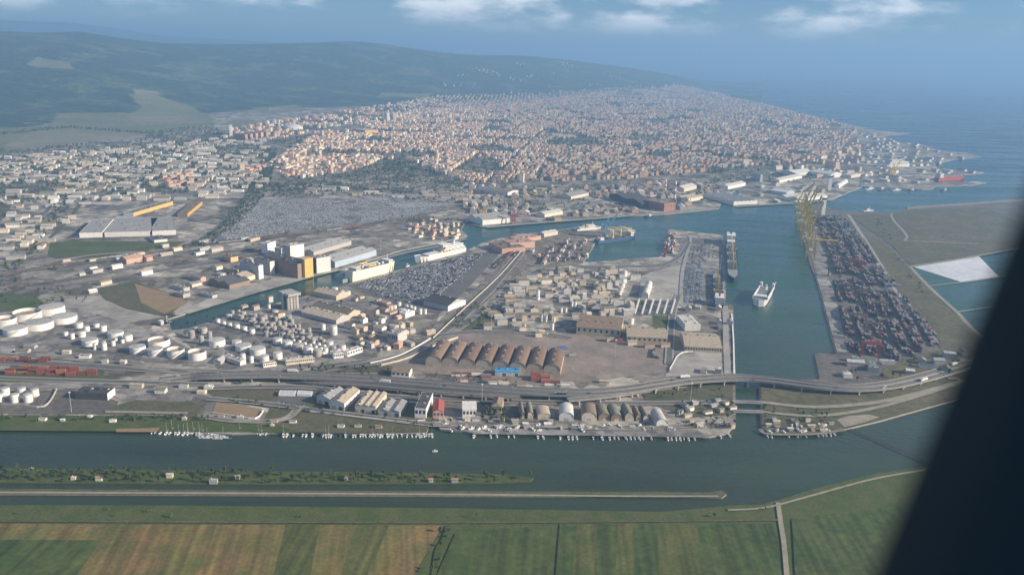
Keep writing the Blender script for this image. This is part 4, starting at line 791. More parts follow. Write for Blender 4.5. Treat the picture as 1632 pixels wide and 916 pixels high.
# district: outline, block spacing, bearing, share built, walls, roofs, (len), (depth), (height), kind, what it is called
DIST = [
    ([(430, 262), (470, 235), (520, 205), (640, 182), (740, 172), (800, 180), (860, 200), (880, 240), (850, 290), (760, 292), (720, 285), (640, 250), (560, 272), (480, 285), (440, 280)], (25, 18), CITYA, .88, warm_w, warm_r, (14, 25), (8, 12), (7, 15), 'house', 'in the dense salmon quarter'),
    ([(800, 180), (740, 172), (860, 160), (960, 148), (1080, 136), (1130, 146), (1180, 160), (1300, 190), (1365, 205), (1330, 250), (1230, 262), (1000, 285), (860, 290), (880, 240), (860, 200)], (24, 19), CITYA+.25, .84, mid_w, mid_r, (12, 24), (8, 13), (7, 16), 'house', 'in the seaward old town'),
    ([(1230, 262), (1330, 250), (1365, 222), (1372, 270), (1345, 285), (1240, 285)], (34, 26), CITYA+.5, .70, warm_w, warm_r, (18, 34), (10, 14), (10, 18), 'house', 'beside the old harbour'),
    ([(0, 252), (60, 246), (200, 236), (330, 222), (425, 222), (425, 300), (330, 318), (180, 322), (0, 320), (-40, 290)], (46, 33), RIVA+.12, .62, cool_w, cool_r, (14, 44), (9, 22), (5, 10), 'shed', 'in the left industrial suburb'),
    ([(0, 320), (180, 322), (190, 345), (120, 352), (60, 400), (0, 430)], (36, 30), RIVA+.3, .45, cool_w, cool_r, (12, 34), (10, 18), (5, 8), 'shed', 'among the left edge plots'),
    ([(255, 285), (420, 265), (420, 275), (350, 285), (268, 303)], (36, 26), CITYA-.05, .75, [6, 2, 4], [0, 2, 1], (22, 40), (10, 13), (8, 14), 'house', 'in the red brick row'),
    ([(430, 302), (640, 298), (740, 312), (735, 322), (570, 312), (420, 312)], (44, 30), RIVA+.05, .35, cool_w, cool_r, (20, 50), (10, 16), (5, 8), 'shed', 'above the car lots'),
    ([(730, 295), (900, 300), (1040, 292), (1150, 295), (1140, 326), (1060, 338), (990, 340), (870, 350), (850, 344), (740, 340)], (38, 28), CITYA+.1, .58, mid_w, cool_r, (16, 48), (10, 20), (6, 11), 'shed', 'behind the far quay'),
    ([(1180, 300), (1230, 290), (1320, 286), (1330, 300), (1300, 320), (1215, 325)], (46, 32), CITYA+.3, .40, cool_w, cool_r, (14, 36), (10, 18), (6, 11), 'shed', 'in the inlet shipyard'),
    ([(1370, 205), (1430, 222), (1500, 242), (1550, 258), (1560, 285), (1470, 296), (1380, 290), (1372, 240)], (60, 44), CITYA+.5, .38, cool_w, cool_r, (16, 46), (10, 18), (5, 10), 'shed', 'on the outer harbour moles'),
    ([(350, 212), (430, 196), (560, 176), (700, 152), (860, 148), (1000, 140), (960, 152), (860, 160), (740, 172), (640, 182), (520, 205), (430, 225), (350, 222)], (46, 34), CITYA+.1, .5, mid_w, mid_r, (14, 40), (10, 16), (6, 14), 'house', 'in the outskirts below the hills'),
    ([(700, 136), (760, 104), (900, 100), (1000, 116), (1060, 128), (1040, 140), (860, 148)], (60, 40), CITYA, .42, [4, 7, 0], [9, 4, 1], (14, 30), (10, 14), (6, 12), 'house', 'in the hillside village'),
    ([(400, 130), (700, 110), (700, 140), (560, 160), (420, 180)], (80, 70), CITYA, .03, [4, 7, 0], [9, 4, 1], (14, 34), (10, 16), (6, 10), 'house', 'scattered on the wooded slopes'),
    ([(640, 360), (690, 350), (738, 358), (742, 376), (700, 386), (655, 380)], (24, 18), CANA, .55, [7, 0, 4, 2], [1, 8, 9, 3, 5], (8, 15), (7, 10), (4, 6), 'house', 'behind the white canal ferry'),
    ([(300, 440), (380, 420), (420, 400), (412, 446), (380, 462), (325, 484), (285, 470), (240, 440)], (34, 26), CANA+1.57, .42, mid_w, cool_r, (12, 34), (9, 14), (5, 9), 'shed', 'left of the slab silos'),
    ([(100, 462), (190, 440), (300, 425), (350, 410), (360, 425), (230, 452), (120, 478)], (44, 30), CANA, .35, cool_w, cool_r, (14, 40), (8, 12), (4, 7), 'shed', 'above the canal head'),
    ([(540, 462), (600, 478), (660, 510), (640, 545), (590, 565), (560, 545), (540, 500)], (21, 16), CANA+1.57, .62, [4, 7, 2, 1, 4], [5, 5, 9, 3, 8, 4], (5, 20), (5, 12), (3, 8), 'shed', 'beside the large car park'),
    ([(400, 480), (455, 470), (460, 500), (420, 520), (350, 512)], (24, 20), CANA, .3, [4, 7], [5, 8], (7, 14), (6, 10), (4, 8), 'shed', 'among the brown tanks'),
    ([(825, 452), (860, 436), (930, 430), (1000, 430), (1020, 440), (1015, 500), (990, 505), (900, 508), (850, 520), (790, 524), (760, 530), (800, 480)], (22, 17), RIVA+.18, .60, [4, 7, 0, 5, 4, 7], [5, 9, 8, 3, 9, 4, 8], (5, 22), (5, 14), (3, 10), 'shed', 'in the refinery blocks'),
    ([(830, 525), (912, 535), (1000, 545), (1060, 548), (1080, 558), (900, 545), (835, 533)], (26, 14), RIVA+.1, .5, [4, 0, 6], [5, 9, 0], (10, 22), (6, 9), (4, 7), 'shed', 'along the brown factory front'),
    ([(870, 372), (948, 384), (930, 418), (862, 425), (845, 405)], (30, 20), dirpx((935, 415), (948, 388)), .5, [4, 7, 5], [5, 9, 4, 2, 3], (10, 30), (5, 9), (3, 7), 'shed', 'on the railway pier'),
    ([(480, 597), (640, 600), (780, 608), (840, 614), (830, 622), (700, 612), (520, 601)], (18, 13), RIVA+.05, .55, [4, 0, 1, 7], [5, 9, 1, 4, 3], (7, 14), (5, 8), (3, 6), 'shed', 'above the viaduct'),
    ([(705, 667), (830, 668), (1060, 681), (1110, 676), (1110, 684), (900, 684), (705, 680)], (14, 9), RIVA, .50, [1, 1, 7, 4], [4, 6, 3, 9], (4, 9), (3, 6), (2.4, 4), 'hut', 'on the river quay'),
    ([(1085, 640), (1168, 636), (1168, 680), (1120, 686), (1080, 672)], (17, 14), RIVA+.4, .45, [7, 4, 1], [3, 8, 5, 4], (5, 11), (4, 7), (2.6, 5), 'hut', 'on the scrubby point'),
    ([(1216, 670), (1330, 668), (1340, 682), (1300, 690), (1230, 690)], (13, 9), RIVA, .6, [7, 4, 1], [3, 8, 9, 4], (4, 9), (3, 6), (2.4, 4), 'hut', 'across the channel mouth'),
    ([(1345, 575), (1380, 572), (1460, 580), (1540, 560), (1540, 590), (1430, 606), (1350, 608)], (24, 18), RIVA-.2, .42, [7, 5, 1], [3, 8, 4, 7], (8, 26), (6, 12), (4, 8), 'shed', 'behind the container terminal'),
    ([(1320, 330), (1350, 340), (1440, 460), (1500, 520), (1440, 500), (1380, 420)], (42, 36), QUAYA, .16, [7, 5], [3, 4, 8], (8, 20), (6, 12), (4, 8), 'shed', 'inside the container terminal'),
    ([(330, 664), (345, 668), (470, 684), (600, 686), (660, 686), (650, 680), (480, 672), (420, 668)], (20, 9), RIVA, .25, [1, 7, 4], [4, 6, 3, 0], (4, 8), (3, 5), (2.4, 3.6), 'hut', 'behind the moored river boats'),
    ([(0, 664), (330, 664), (330, 674), (0, 674)], (26, 10), RIVA, .3, [1, 7, 4], [4, 6, 3, 0], (4, 8), (3, 5), (2.4, 3.6), 'hut', 'on the left river bank'),
    ([(80, 420), (190, 404), (330, 384), (420, 380), (420, 394), (250, 418), (90, 446)], (40, 22), CANA, .30, cool_w, cool_r, (8, 30), (6, 10), (4, 7), 'shed', 'among the railway sidings'),
    ([(0, 545), (60, 552), (200, 568), (330, 584), (330, 592), (150, 578), (0, 562)], (30, 18), RIVA-.02, .32, cool_w, cool_r, (7, 22), (5, 10), (3, 6), 'shed', 'below the left tanks'),
    ([(200, 612), (330, 614), (345, 632), (200, 632), (100, 618)], (30, 16), RIVA, .22, cool_w, cool_r, (6, 18), (5, 9), (3, 5), 'shed', 'in the lower left yards'),
    ([(640, 505), (690, 515), (690, 535), (640, 560), (600, 572), (610, 545)], (24, 18), CANA+1.3, .5, [4, 7, 1, 0], [5, 9, 3, 4], (7, 18), (6, 10), (4, 8), 'shed', 'beside the junction road'),
    ([(1090, 490), (1160, 490), (1165, 520), (1120, 535), (1085, 505)], (26, 18), QUAYA, .38, [7, 4, 5], [3, 9, 8, 4], (8, 18), (6, 10), (4, 8), 'shed', 'on the right quay yard'),
    ([(1110, 565), (1160, 566), (1164, 594), (1090, 598), (1080, 585)], (26, 18), QUAYA, .32, [7, 4, 0], [3, 9, 8, 4], (8, 18), (6, 10), (4, 8), 'shed', 'above the channel bridge'),
    ([(930, 590), (1060, 590), (1080, 600), (1000, 612), (930, 614)], (24, 14), RIVA-.1, .34, [7, 4, 0], [3, 9, 8, 4], (7, 20), (4, 8), (3, 5), 'shed', 'beside the viaduct bend'),
    ([(20, 757), (700, 760), (790, 763), (700, 769), (20, 768)], (22, 9), RIVA, .38, [1, 7, 4, 0], [4, 6, 3, 0, 9], (3.5, 8), (3, 4.5), (2.2, 3.4), 'hut', 'on the river island'),
]
cand = []
rnd = random.Random(11)
for di, (poly, (sx_, sy_), ang, prob, wl, rf, ln, dp, ht, kind, where) in enumerate(DIST):
    gp = [PT(*q) for q in poly]; ca, sa = math.cos(ang), math.sin(ang)
    us = [p.x*ca+p.y*sa for p in gp]; vs_ = [-p.x*sa+p.y*ca for p in gp]
    u = min(us); ku = 0
    while u < max(us):
        v = min(vs_); ku += 1; kv = 0
        while v < max(vs_):
            kv += 1
            if rnd.random() < prob and not (di < 3 and (ku % 8 == 0 or kv % 9 == 0)):
                uu, vv = u+rnd.uniform(-.18, .18)*sx_*(.3 if di < 3 else 1), v+rnd.uniform(-.15, .15)*sy_*(.6 if di < 3 else 1)
                x, y = uu*ca-vv*sa, uu*sa+vv*ca; z = T(x, y)
                cl = mnoise.noise(Vector((x/260, y/260, di*3.7)))
                if (cl > (-.22 if di < 3 else -.32) and di not in (11, 12)) or (di in (11, 12) and cl > .22):
                    pp = proj((x, y, z))
                    if inside(pp, poly) and (di != 9 or inside(pp, MAIN)):
                        L_, D_, H_ = rnd.uniform(*ln), rnd.uniform(*dp), rnd.uniform(*ht)
                        L_ = min(L_, sx_*.97); D_ = min(D_, sy_*.9)
                        if di < 3: L_ = sx_*rnd.uniform(.78, 1.04)
                        if kind == 'house' and rnd.random() < .07: H_ *= rnd.uniform(1.5, 2.2)
                        if di < 3 and rnd.random() < .035: L_ *= 2.1; D_ *= 1.7
                        if free(x, y, max(L_, D_)*.42):
                            a_ = ang+rnd.uniform(-.09, .09)*(.4 if di < 3 else 1)+(math.pi/2 if rnd.random() < .16 and abs(sx_-sy_) < 9 else 0)
                            rt = rnd.choice(rf); fl = rt in (3, 4, 6, 7) and rnd.random() < .6
                            dist = math.hypot(x, y); cand.append((L_*(H_+D_*.35)/dist**2, kind, x, y, z, a_, L_, D_, H_, rnd.choice(wl), rt, fl, where, dist))
            v += sy_
        u += sx_
cand.sort(key=lambda c: -c[0])
cnt = {}; mass = MB()
COLW = {0: 'cream', 1: 'white', 2: 'pink', 3: 'ochre', 4: 'tan', 5: 'grey', 6: 'salmon', 7: 'concrete'}; COLR = ['terracotta', 'clay', 'rose', 'grey', 'light', 'brown', 'white', 'dark', 'olive', 'beige']
made = {}
for (_, kind, x, y, z, a_, L_, D_, H_, wi, ri, fl, where, dist) in cand:
    cnt[kind] = cnt.get(kind, 0)+1
    lim = 290
    if cnt[kind] <= lim:
        roof = 'flat' if fl else ('hip' if kind == 'house' and L_ < 26 else 'gablex')
        lab = '%s %s with %s %s roof %s' % (COLW[wi], kind, 'flat' if fl else ('hipped' if roof == 'hip' else 'gabled'), COLR[ri], where)
        b_ = building_at(kind, lab, kind, x, y, a_, L_, D_, H_, roof=roof, wall=WALLS[wi], roofm=ROOFS[ri], rh=min(D_*.22, 3.4), z=z, group='%ss %s' % (kind, where))
        made.setdefault(lab, []).append(b_)
    else:
        Mx = Matrix.Translation((x, y, z)) @ Matrix.Rotation(a_, 4, 'Z'); k = len(mass.v)
        l2, d2 = L_/2, D_/2; rh = min(D_*.24, 3.6)
        pts = [(-l2, -d2, -3), (l2, -d2, -3), (l2, d2, -3), (-l2, d2, -3), (-l2, -d2, H_), (l2, -d2, H_), (l2, d2, H_), (-l2, d2, H_)]
        if not fl: pts += [(-l2, 0, H_+rh), (l2, 0, H_+rh)]
        mass.v += [tuple(Mx @ Vector(p)) for p in pts]
        for q in ((0, 1, 5, 4), (1, 2, 6, 5), (2, 3, 7, 6), (3, 0, 4, 7)): mass.f.append(tuple(k+j for j in q)); mass.m.append(wi)
        if fl: mass.f.append((k+4, k+5, k+6, k+7)); mass.m.append(8+ri)
        else:
            for q in ((4, 5, 9, 8), (6, 7, 8, 9)): mass.f.append(tuple(k+j for j in q)); mass.m.append(8+ri)
            for q in ((5, 6, 9), (7, 4, 8)): mass.f.append(tuple(k+j for j in q)); mass.m.append(wi)
tag(mass.build('distant_buildings', WALLS+ROOFS), 'dense mass of small far buildings filling the town behind the port', kind='stuff')
print('CITY', cnt)

# ================================================================== TREES
def leafball(mb, cx, cy, cz, rx, rz_, n, s, rg):
    for _ in range(n):
        while True:
            a, b2, c2 = rg.uniform(-1, 1), rg.uniform(-1, 1), rg.uniform(-1, 1); q = a*a+b2*b2+c2*c2
            if .12 < q < 1: break
        o = Vector((cx+a*rx, cy+b2*rx, cz+c2*rz_)); nrm = Vector((a, b2, c2+.5)).normalized()+Vector((rg.uniform(-.6, .6), rg.uniform(-.6, .6), rg.uniform(-.6, .6)))
        nrm.normalize(); t1 = nrm.orthogonal().normalized(); t2 = nrm.cross(t1); e_ = s*rg.uniform(.6, 1.25)
        mb.face([o+t1*e_, o+t2*e_*.8, o-t1*e_, o-t2*e_*.8])
TREEP = []
for v in range(5):
    rg = random.Random(40+v); t = thing('tree', '', 'tree'); hh = [9, 11, 8, 13, 5][v]; rr_ = [3.6, 3.2, 4.4, 2.0, 2.8][v]
    tr = MB(); tr.cyl(0, 0, .32, -.5, hh*.5, 7, .17)
    for k in range(4):
        a = 1.57*k+rg.uniform(-.4, .4); tr.bar((0, 0, hh*.32), (rr_*.55*math.cos(a), rr_*.55*math.sin(a), hh*.62), .15)
    tr.build('trunk', 'bark', t); mb = MB()
    for k in range(6):
        a = rg.uniform(0, 6.28); q = rg.uniform(.1, .55)*rr_
        leafball(mb, q*math.cos(a), q*math.sin(a), hh*(.5+.34*rg.random()), rr_*.55, hh*.20, 26, .62, rg)
    mb.build('crown', 'leaf%d' % (v % 4), t); TREEP.append(t)
TP = [  # outline, spacing, share, size, where
    ([(298, 396), (345, 368), (395, 305), (418, 240), (442, 238), (432, 290), (424, 312), (385, 352), (335, 392)], 11, .75, 1.0, 'belt'),
    ([(420, 306), (440, 288), (560, 276), (640, 252), (720, 288), (740, 305), (700, 312), (560, 306)], 15, .42, 1.0, 'park'),
    ([(440, 290), (560, 296), (740, 316), (735, 326), (560, 312), (425, 318)], 14, .4, 1.0, 'park'), ([(100, 300), (130, 302), (70, 402), (10, 440), (0, 425)], 13, .45, .9, 'plots'),
    ([(750, 322), (830, 318), (870, 332), (900, 348), (860, 346), (800, 332)], 12, .5, .9, 'quay'), ([(1020, 240), (1150, 238), (1180, 268), (1130, 280), (1060, 262)], 18, .55, 1.1, 'city'),
    ([(640, 205), (700, 200), (720, 250), (640, 252)], 24, .3, 1.1, 'city'), ([(860, 225), (930, 215), (960, 245), (900, 252)], 20, .5, 1.1, 'city'), ([(1100, 285), (1330, 268), (1340, 285), (1180, 296)], 18, .35, 1, 'city'),
    ([(0, 240), (420, 210), (425, 300), (0, 330)], 17, .42, 1.15, 'suburb'), ([(430, 225), (1000, 150), (1330, 210), (1300, 270), (860, 290), (560, 275)], 25, .5, 1.35, 'city'),
    ([(350, 215), (560, 176), (860, 148), (1000, 140), (1100, 136), (700, 165), (430, 222)], 30, .6, 1.3, 'outskirts'), ([(240, 210), (340, 200), (360, 215), (230, 224)], 22, .7, 1.1, 'hedges'), ([(0, 212), (110, 202), (240, 212), (240, 214), (110, 205), (0, 216)], 16, .8, 1.1, 'hedges'),
    ([(775, 650), (828, 652), (832, 676), (800, 678), (765, 668)], 6.5, .75, .95, 'river quay'), ([(700, 664), (780, 664), (900, 676), (1060, 682), (900, 682), (705, 678)], 11, .32, .6, 'river quay'),
    ([(1085, 640), (1168, 640), (1172, 678), (1120, 690), (1070, 680)], 9, .42, .7, 'point'), ([(1216, 650), (1330, 660), (1330, 676), (1216, 684)], 10, .4, .7, 'point'), ([(1020, 620), (1168, 610), (1168, 636), (1040, 640)], 13, .3, .7, 'verge'),
    ([(0, 664), (330, 665), (335, 672), (0, 672)], 6.5, .55, .62, 'left bank'), ([(-20, 750), (400, 754), (790, 758), (846, 764), (780, 769), (400, 770), (-20, 768)], 6.2, .62, .72, 'island'),
    ([(325, 608), (520, 614), (690, 632), (690, 636), (500, 622), (330, 622)], 11, .35, .6, 'viaduct'), ([(340, 634), (480, 652), (690, 677), (690, 680), (480, 656), (338, 637)], 7, .7, .5, 'hedge'), ([(345, 630), (490, 648), (560, 656), (560, 658), (480, 650), (345, 633)], 7, .6, .5, 'hedge'),
    ([(470, 590), (560, 582), (640, 596), (560, 604), (480, 598)], 8, .45, .7, 'junction'), ([(820, 435), (1000, 430), (1010, 500), (860, 520), (780, 520)], 24, .4, .8, 'refinery'), ([(420, 672), (690, 684), (690, 687), (420, 680)], 14, .3, .5, 'river bank'),
    ([(700, 836), (722, 842), (712, 870), (694, 920), (684, 920), (700, 870)], 6, .6, .55, 'ditch'), ([(-20, 810), (700, 816), (1040, 822), (1040, 828), (700, 826), (-20, 826)], 13, .18, .45, 'bank'), ([(1110, 818), (1230, 810), (1232, 826), (1110, 828)], 12, .25, .5, 'bank'),
    ([(1345, 575), (1540, 565), (1530, 600), (1360, 610)], 14, .35, .8, 'terminal edge'), ([(1385, 350), (1470, 470), (1480, 468), (1400, 350)], 14, .35, .7, 'terminal edge'), ([(640, 345), (740, 352), (740, 372), (650, 378)], 14, .4, .8, 'knob'), ([(60, 430), (330, 388), (560, 362), (700, 340), (700, 348), (430, 392), (60, 452)], 26, .25, .8, 'sidings'), ([(270, 500), (545, 462), (640, 500), (600, 570), (350, 588), (300, 545)], 22, .3, .7, 'tank farm'), ([(700, 300), (1150, 290), (1140, 325), (870, 348), (740, 335)], 18, .3, .9, 'far quay'), ([(560, 585), (930, 615), (930, 622), (700, 612), (520, 600)], 9, .3, .6, 'viaduct'), ([(700, 500), (830, 460), (860, 440), (850, 470), (780, 510), (720, 530)], 13, .4, .8, 'railway'), ([(0, 440), (150, 470), (120, 490), (0, 500)], 16, .3, .8, 'left yards')]
tc_ = []; rnd = random.Random(5)
for poly, sp, prob, size, where in TP:
    gp = [PT(*q) for q in poly]; x0, x1 = min(p.x for p in gp), max(p.x for p in gp); y0, y1 = min(p.y for p in gp), max(p.y for p in gp); x = x0
    while x < x1:
        y = y0
        while y < y1:
            if rnd.random() < prob:
                xx, yy = x+rnd.uniform(-.5, .5)*sp, y+rnd.uniform(-.5, .5)*sp; z = T(xx, yy)
                if where == 'island': z = 1.2
                if inside(proj((xx, yy, z)), poly) and (yy > 2400 or free(xx, yy, 2)): tc_.append((size/math.hypot(xx, yy), xx, yy, z, size*rnd.uniform(.65, 1.3), where))
            y += sp
        x += sp
tc_.sort(key=lambda c: -c[0])
LT = {'sidings': 'tree by the railway sidings', 'tank farm': 'tree between the tanks', 'far quay': 'tree behind the far quay', 'railway': 'tree by the pier railway', 'left yards': 'tree in the left yards', 'river quay': 'dark tree among the boat sheds', 'point': 'small tree by the channel mouth', 'verge': 'small tree on the viaduct verge', 'left bank': 'low bush on the left bank', 'island': 'low tree on the river island', 'viaduct': 'small tree beside the viaduct', 'hedge': 'small tree along the river road', 'junction': 'tree beside the road junction', 'refinery': 'tree between the refinery buildings', 'river bank': 'bush behind the moored boats', 'ditch': 'bush along the field ditch', 'bank': 'bush on the near green bank', 'terminal edge': 'tree at the terminal edge'}
tm = [MB() for _ in range(4)]; TREED = set()
for i, (_, x, y, z, s_, where) in enumerate(tc_):
    if i < 290:
        v = i % 5; o = TREEP[v] if v not in TREED else copy_tree(TREEP[v]); TREED.add(v)
        o.location = (x, y, z); o.scale = (s_, s_, s_*rnd.uniform(.85, 1.15)); o.rotation_euler.z = rnd.uniform(0, 6.28); tag(o, LT.get(where, 'leafy tree in the %s' % where)+(', %s' % ['left end', 'left of its middle', 'right of its middle', 'towards its tip'][min(3, max(0, int(proj((x, y, z))[0]/212)))] if where == 'island' else ''), 'tree', 'trees: '+where)
    else:
        far = y > 2600; leafball(tm[i % 4], x, y, z+4.6*s_, 3.8*s_, 4.2*s_, 9 if far else 16, (2.3 if far else 1.7)*s_, rnd)
for v in range(4): tag(tm[v].build('woodland', 'leaf%d' % v), kind='stuff')
print('TREES', len(tc_))

# ================================================================== VIADUCT
def line_z(tab, n=10):
    """points along a raised road: pixel and height"""
    return smooth_line([P(x, y, z) for x, y, z in tab], n)
def resample(pts, step):
    out = [pts[0].copy()]; acc = 0
    for a, b2 in zip(pts, pts[1:]):
        d = (b2-a).length; s_ = step-acc
        while s_ <= d: out.append(a.lerp(b2, s_/d)); s_ += step
        acc = (acc+d) % step
    return out
def ribbon(mb, pts, o0, o1, z0, z1):
    a, b2 = offset(pts, o0), offset(pts, o1)
    for i in range(len(pts)-1):
        A, B, A2, B2 = a[i], b2[i], a[i+1], b2[i+1]
        f = lambda p, dz: (p.x, p.y, p.z+dz)
        mb.face([f(A, z1), f(B, z1), f(B2, z1), f(A2, z1)]); mb.face([f(A, z0), f(A, z1), f(A2, z1), f(A2, z0)]); mb.face([f(B, z1), f(B, z0), f(B2, z0), f(B2, z1)]); mb.face([f(B, z0), f(A, z0), f(A2, z0), f(B2, z0)])
def viaduct(name, label, tab, lanes, step=34):
    pts = resample(line_z(tab), 7); t = thing(name, label, 'viaduct', (pts[0].x, pts[0].y, 2)); inv = Vector((-pts[0].x, -pts[0].y, -2)); lp = [p+inv for p in pts]
    for (o0, o1) in lanes:
        mb = MB(); ribbon(mb, lp, o0, o1, -1.5, 0); d = mb.build('deck', 'viaduct_concrete', t)
        mb = MB(); ribbon(mb, lp, o0+.7, o1-.7, .01, .05); mb.build('carriageway', 'asphalt', d)
        for e_ in (o0, o1-.4):
            mb = MB(); ribbon(mb, lp, e_, e_+.4, .0, 1.15); mb.build('parapet', 'viaduct_concrete', d)
        mb = MB(); mid = (o0+o1)/2; ribbon(mb, lp, mid-.12, mid+.12, .055, .07); mb.build('lane_marking', 'wall_white', d)
    k = max(1, round(step/7))
    for i in range(2, len(lp), k):
        p = lp[i]
        if p.z < 2.6: continue
        tg = (lp[min(i+1, len(lp)-1)]-lp[i-1]); az = math.atan2(tg.y, tg.x); lo, hi = lanes[0][0], lanes[-1][1]
        mb = MB(); Mx = Matrix.Translation((p.x, p.y, 0)) @ Matrix.Rotation(az, 4, 'Z')
        mb.box(-1.1, 1.1, -hi*.96, -lo*.96, p.z-2.6, p.z-1.51, 0, None, True, Mx)
        for q in {(-lo-hi)/2*1.0-3.4, (-lo-hi)/2+3.4} if hi-lo < 16 else {-hi*.75, -lo*.75}: mb.box(-.8, .8, q-1.1, q+1.1, -3, p.z-2.6, 0, None, False, Mx)
        mb.build('pier', 'wall_concrete', t)
    return pts
VT = [(255, 606, 2.4), (300, 600.5, 4), (340, 597.5, 8), (430, 596, 10), (520, 599, 10), (620, 606, 10), (720, 614, 10), (800, 620, 10), (870, 624, 10), (940, 625, 10), (1000, 620, 10), (1050, 612, 10), (1100, 605, 10), (1172, 601, 10), (1230, 605, 10), (1300, 614, 9.5), (1360, 617.5, 9), (1410, 614, 8), (1460, 604, 7), (1510, 590, 5.5), (1560, 575, 4), (1620, 556, 2.6)]
VP = viaduct('viaduct', 'long grey twin-deck motorway viaduct crossing the port and the channel', VT, [(-11.4, -.9), (.9, 11.4)])
viaduct('slip_road', 'single-deck slip road viaduct joining the motorway below the vaulted sheds', [(455, 607, 2.3), (500, 609, 6), (580, 613, 8), (680, 622, 9), (760, 628, 9), (830, 631.5, 9.3)], [(-4.2, 4.2)], 30)
viaduct('slip_road', 'single-deck slip road curving beside the motorway above the grass', [(905, 637, 9.3), (960, 632, 8.5), (1010, 625, 7), (1060, 617, 5), (1120, 610, 2.6)], [(-4, 4)], 28)
# low road bridges over the channel mouth
for lab, ya, yb in [('low flat swing bridge across the narrow channel mouth', 640, 641), ('second low bridge nearer the river across the channel mouth', 655, 656)]:
    a, b2 = P(1168, ya, 3.2), P(1216, yb, 3.2); t = thing('bridge', lab, 'bridge', (a.x, a.y, 2)); o_ = Vector((a.x, a.y, 2))
    mb = MB(); ribbon(mb, [a-o_, (a+b2)/2-o_, b2-o_], -3.5, 3.5, -.9, 0); mb.build('deck', 'yard', t)
    for s_ in (-3.5, 3.2): mb = MB(); ribbon(mb, [a-o_, (a+b2)/2-o_, b2-o_], s_, s_+.3, .01, 1.1); mb.build('railing', 'steel', t)
# perimeter walls
def wall_line(lab, px_, h, m_='wall_white', th=.6):
    pts = resample(smooth_line([P(x, y) for x, y in px_], 8), 8); o_ = pts[0].copy(); mb = MB(); ribbon(mb, [p-o_ for p in pts], -th/2, th/2, -.5, h)
    o = mb.build('boundary_wall', m_); o.location = o_; tag(o, lab, 'wall'); return o
wall_line('pale wall along the junction road above the vaulted sheds', [(608, 583), (650, 572), (690, 553), (732, 538)], 3, 'wall_cream', 1.2)
wall_line('white wall curving along the port road to the railway', [(590, 580), (640, 566), (690, 538)], 2.4, 'wall_white', 1.2)
wall_line('white wall along the railway by the large car park', [(690, 540), (745, 488), (800, 436), (850, 378)], 2.6, 'wall_cream', 1)
wall_line('pale wall beside the pitch on the river side', [(338, 659), (372, 664), (407, 668), (420, 655)], 2.2, 'wall_white', .8)
wall_line('white wall beside the road bend at the pier yard', [(1067, 590), (1074, 578), (1080, 568), (1092, 562), (1110, 562)], 2.4, 'wall_white', 1.2)
wall_line('white hedge-side wall along the river road', [(490, 656), (560, 664), (640, 673), (660, 676), (670, 670), (684, 671)], 1.8, 'wall_white', .8)
wall_line('pale dike wall at the lower left beside dark yards', [(40, 648), (72, 648), (90, 622), (85, 620)], 2.4, 'wall_concrete', 1)
wall_line('pale wall along the left river bank', [(168, 657), (220, 658), (308, 660)], 2.2, 'wall_concrete', 1.4)
wall_line('pale quay wall along the left side of the channel', [(1170, 600), (1169, 545), (1166, 500)], 1.4, 'wall_white', 2)

# ================================================================== VEHICLES
def car_parts(mb, M_, mi=0, gl=1):
    mb.box(-2.2, 2.2, -.9, .9, .25, .85, mi, None, True, M_)
    k = len(mb.v); p = [(-1.7, -.85, .85), (1.0, -.85, .85), (1.0, .85, .85), (-1.7, .85, .85), (-1.2, -.7, 1.45), (.4, -.7, 1.45), (.4, .7, 1.45), (-1.2, .7, 1.45)]
    mb.v += [tuple(M_ @ Vector(q)) for q in p]
    for q in ((0, 1, 5, 4), (1, 2, 6, 5), (2, 3, 7, 6), (3, 0, 4, 7)): mb.f.append(tuple(k+j for j in q)); mb.m.append(gl)
    mb.f.append((k+4, k+5, k+6, k+7)); mb.m.append(mi)
CARC = ['car_white', 'car_white', 'car_silver', 'car_silver', 'car_black', 'car_grey', 'car_blue', 'car_red']
CARM = []
for c in CARC:
    mb = MB(); car_parts(mb, Matrix.Identity(4)); 
    for wx in (-1.35, 1.35):
        for wy in (-.86, .86): mb.box(wx-.32, wx+.32, wy-.1, wy+.1, 0, .62, 2)
    o = mb.build('car', [c, 'glass', 'rubber']); CARM.append(o.data); bpy.data.objects.remove(o)
CNAME = ['white', 'white', 'silver', 'silver', 'black', 'grey', 'blue', 'red']
def car(x, y, z, rz, ci, label, group):
    o = bpy.data.objects.new('car', CARM[ci]); C.objects.link(o); o.location = (x, y, z); o.rotation_euler.z = rz; tag(o, label, 'car', group); return o
# lots: outline, bearing, row pitch, car pitch, share, colours, where
LOTS = [([(562, 453), (640, 433), (735, 408), (772, 405), (752, 425), (700, 470), (668, 476), (640, 488)], CANA+1.57, 9.5, 2.7, .88, [0, 2, 2, 5, 4, 2, 0], 'in the large central car park'),
        ([(338, 388), (398, 322), (470, 320), (565, 318), (640, 332), (720, 332), (640, 348), (560, 356), (430, 374)], RIVA+.2, 8.0, 2.7, .80, [0, 0, 0, 2, 2, 5], 'in the upper car storage lot'),
        ([(575, 314), (640, 310), (725, 325), (655, 337)], RIVA+.3, 7.5, 2.7, .9, [0, 0, 2, 2], 'in the striped storage lot'),
        ([(1096, 418), (1120, 414), (1122, 480), (1088, 484)], QUAYA, 7.5, 3.0, .85, [0, 0, 2, 2, 4, 6], 'on the pier yard'),
        ([(1090, 392), (1140, 388), (1142, 410), (1094, 414)], QUAYA, 8.5, 3.2, .25, [0, 2, 5, 4], 'on the pier yard')]
cc = []; rnd = random.Random(21)
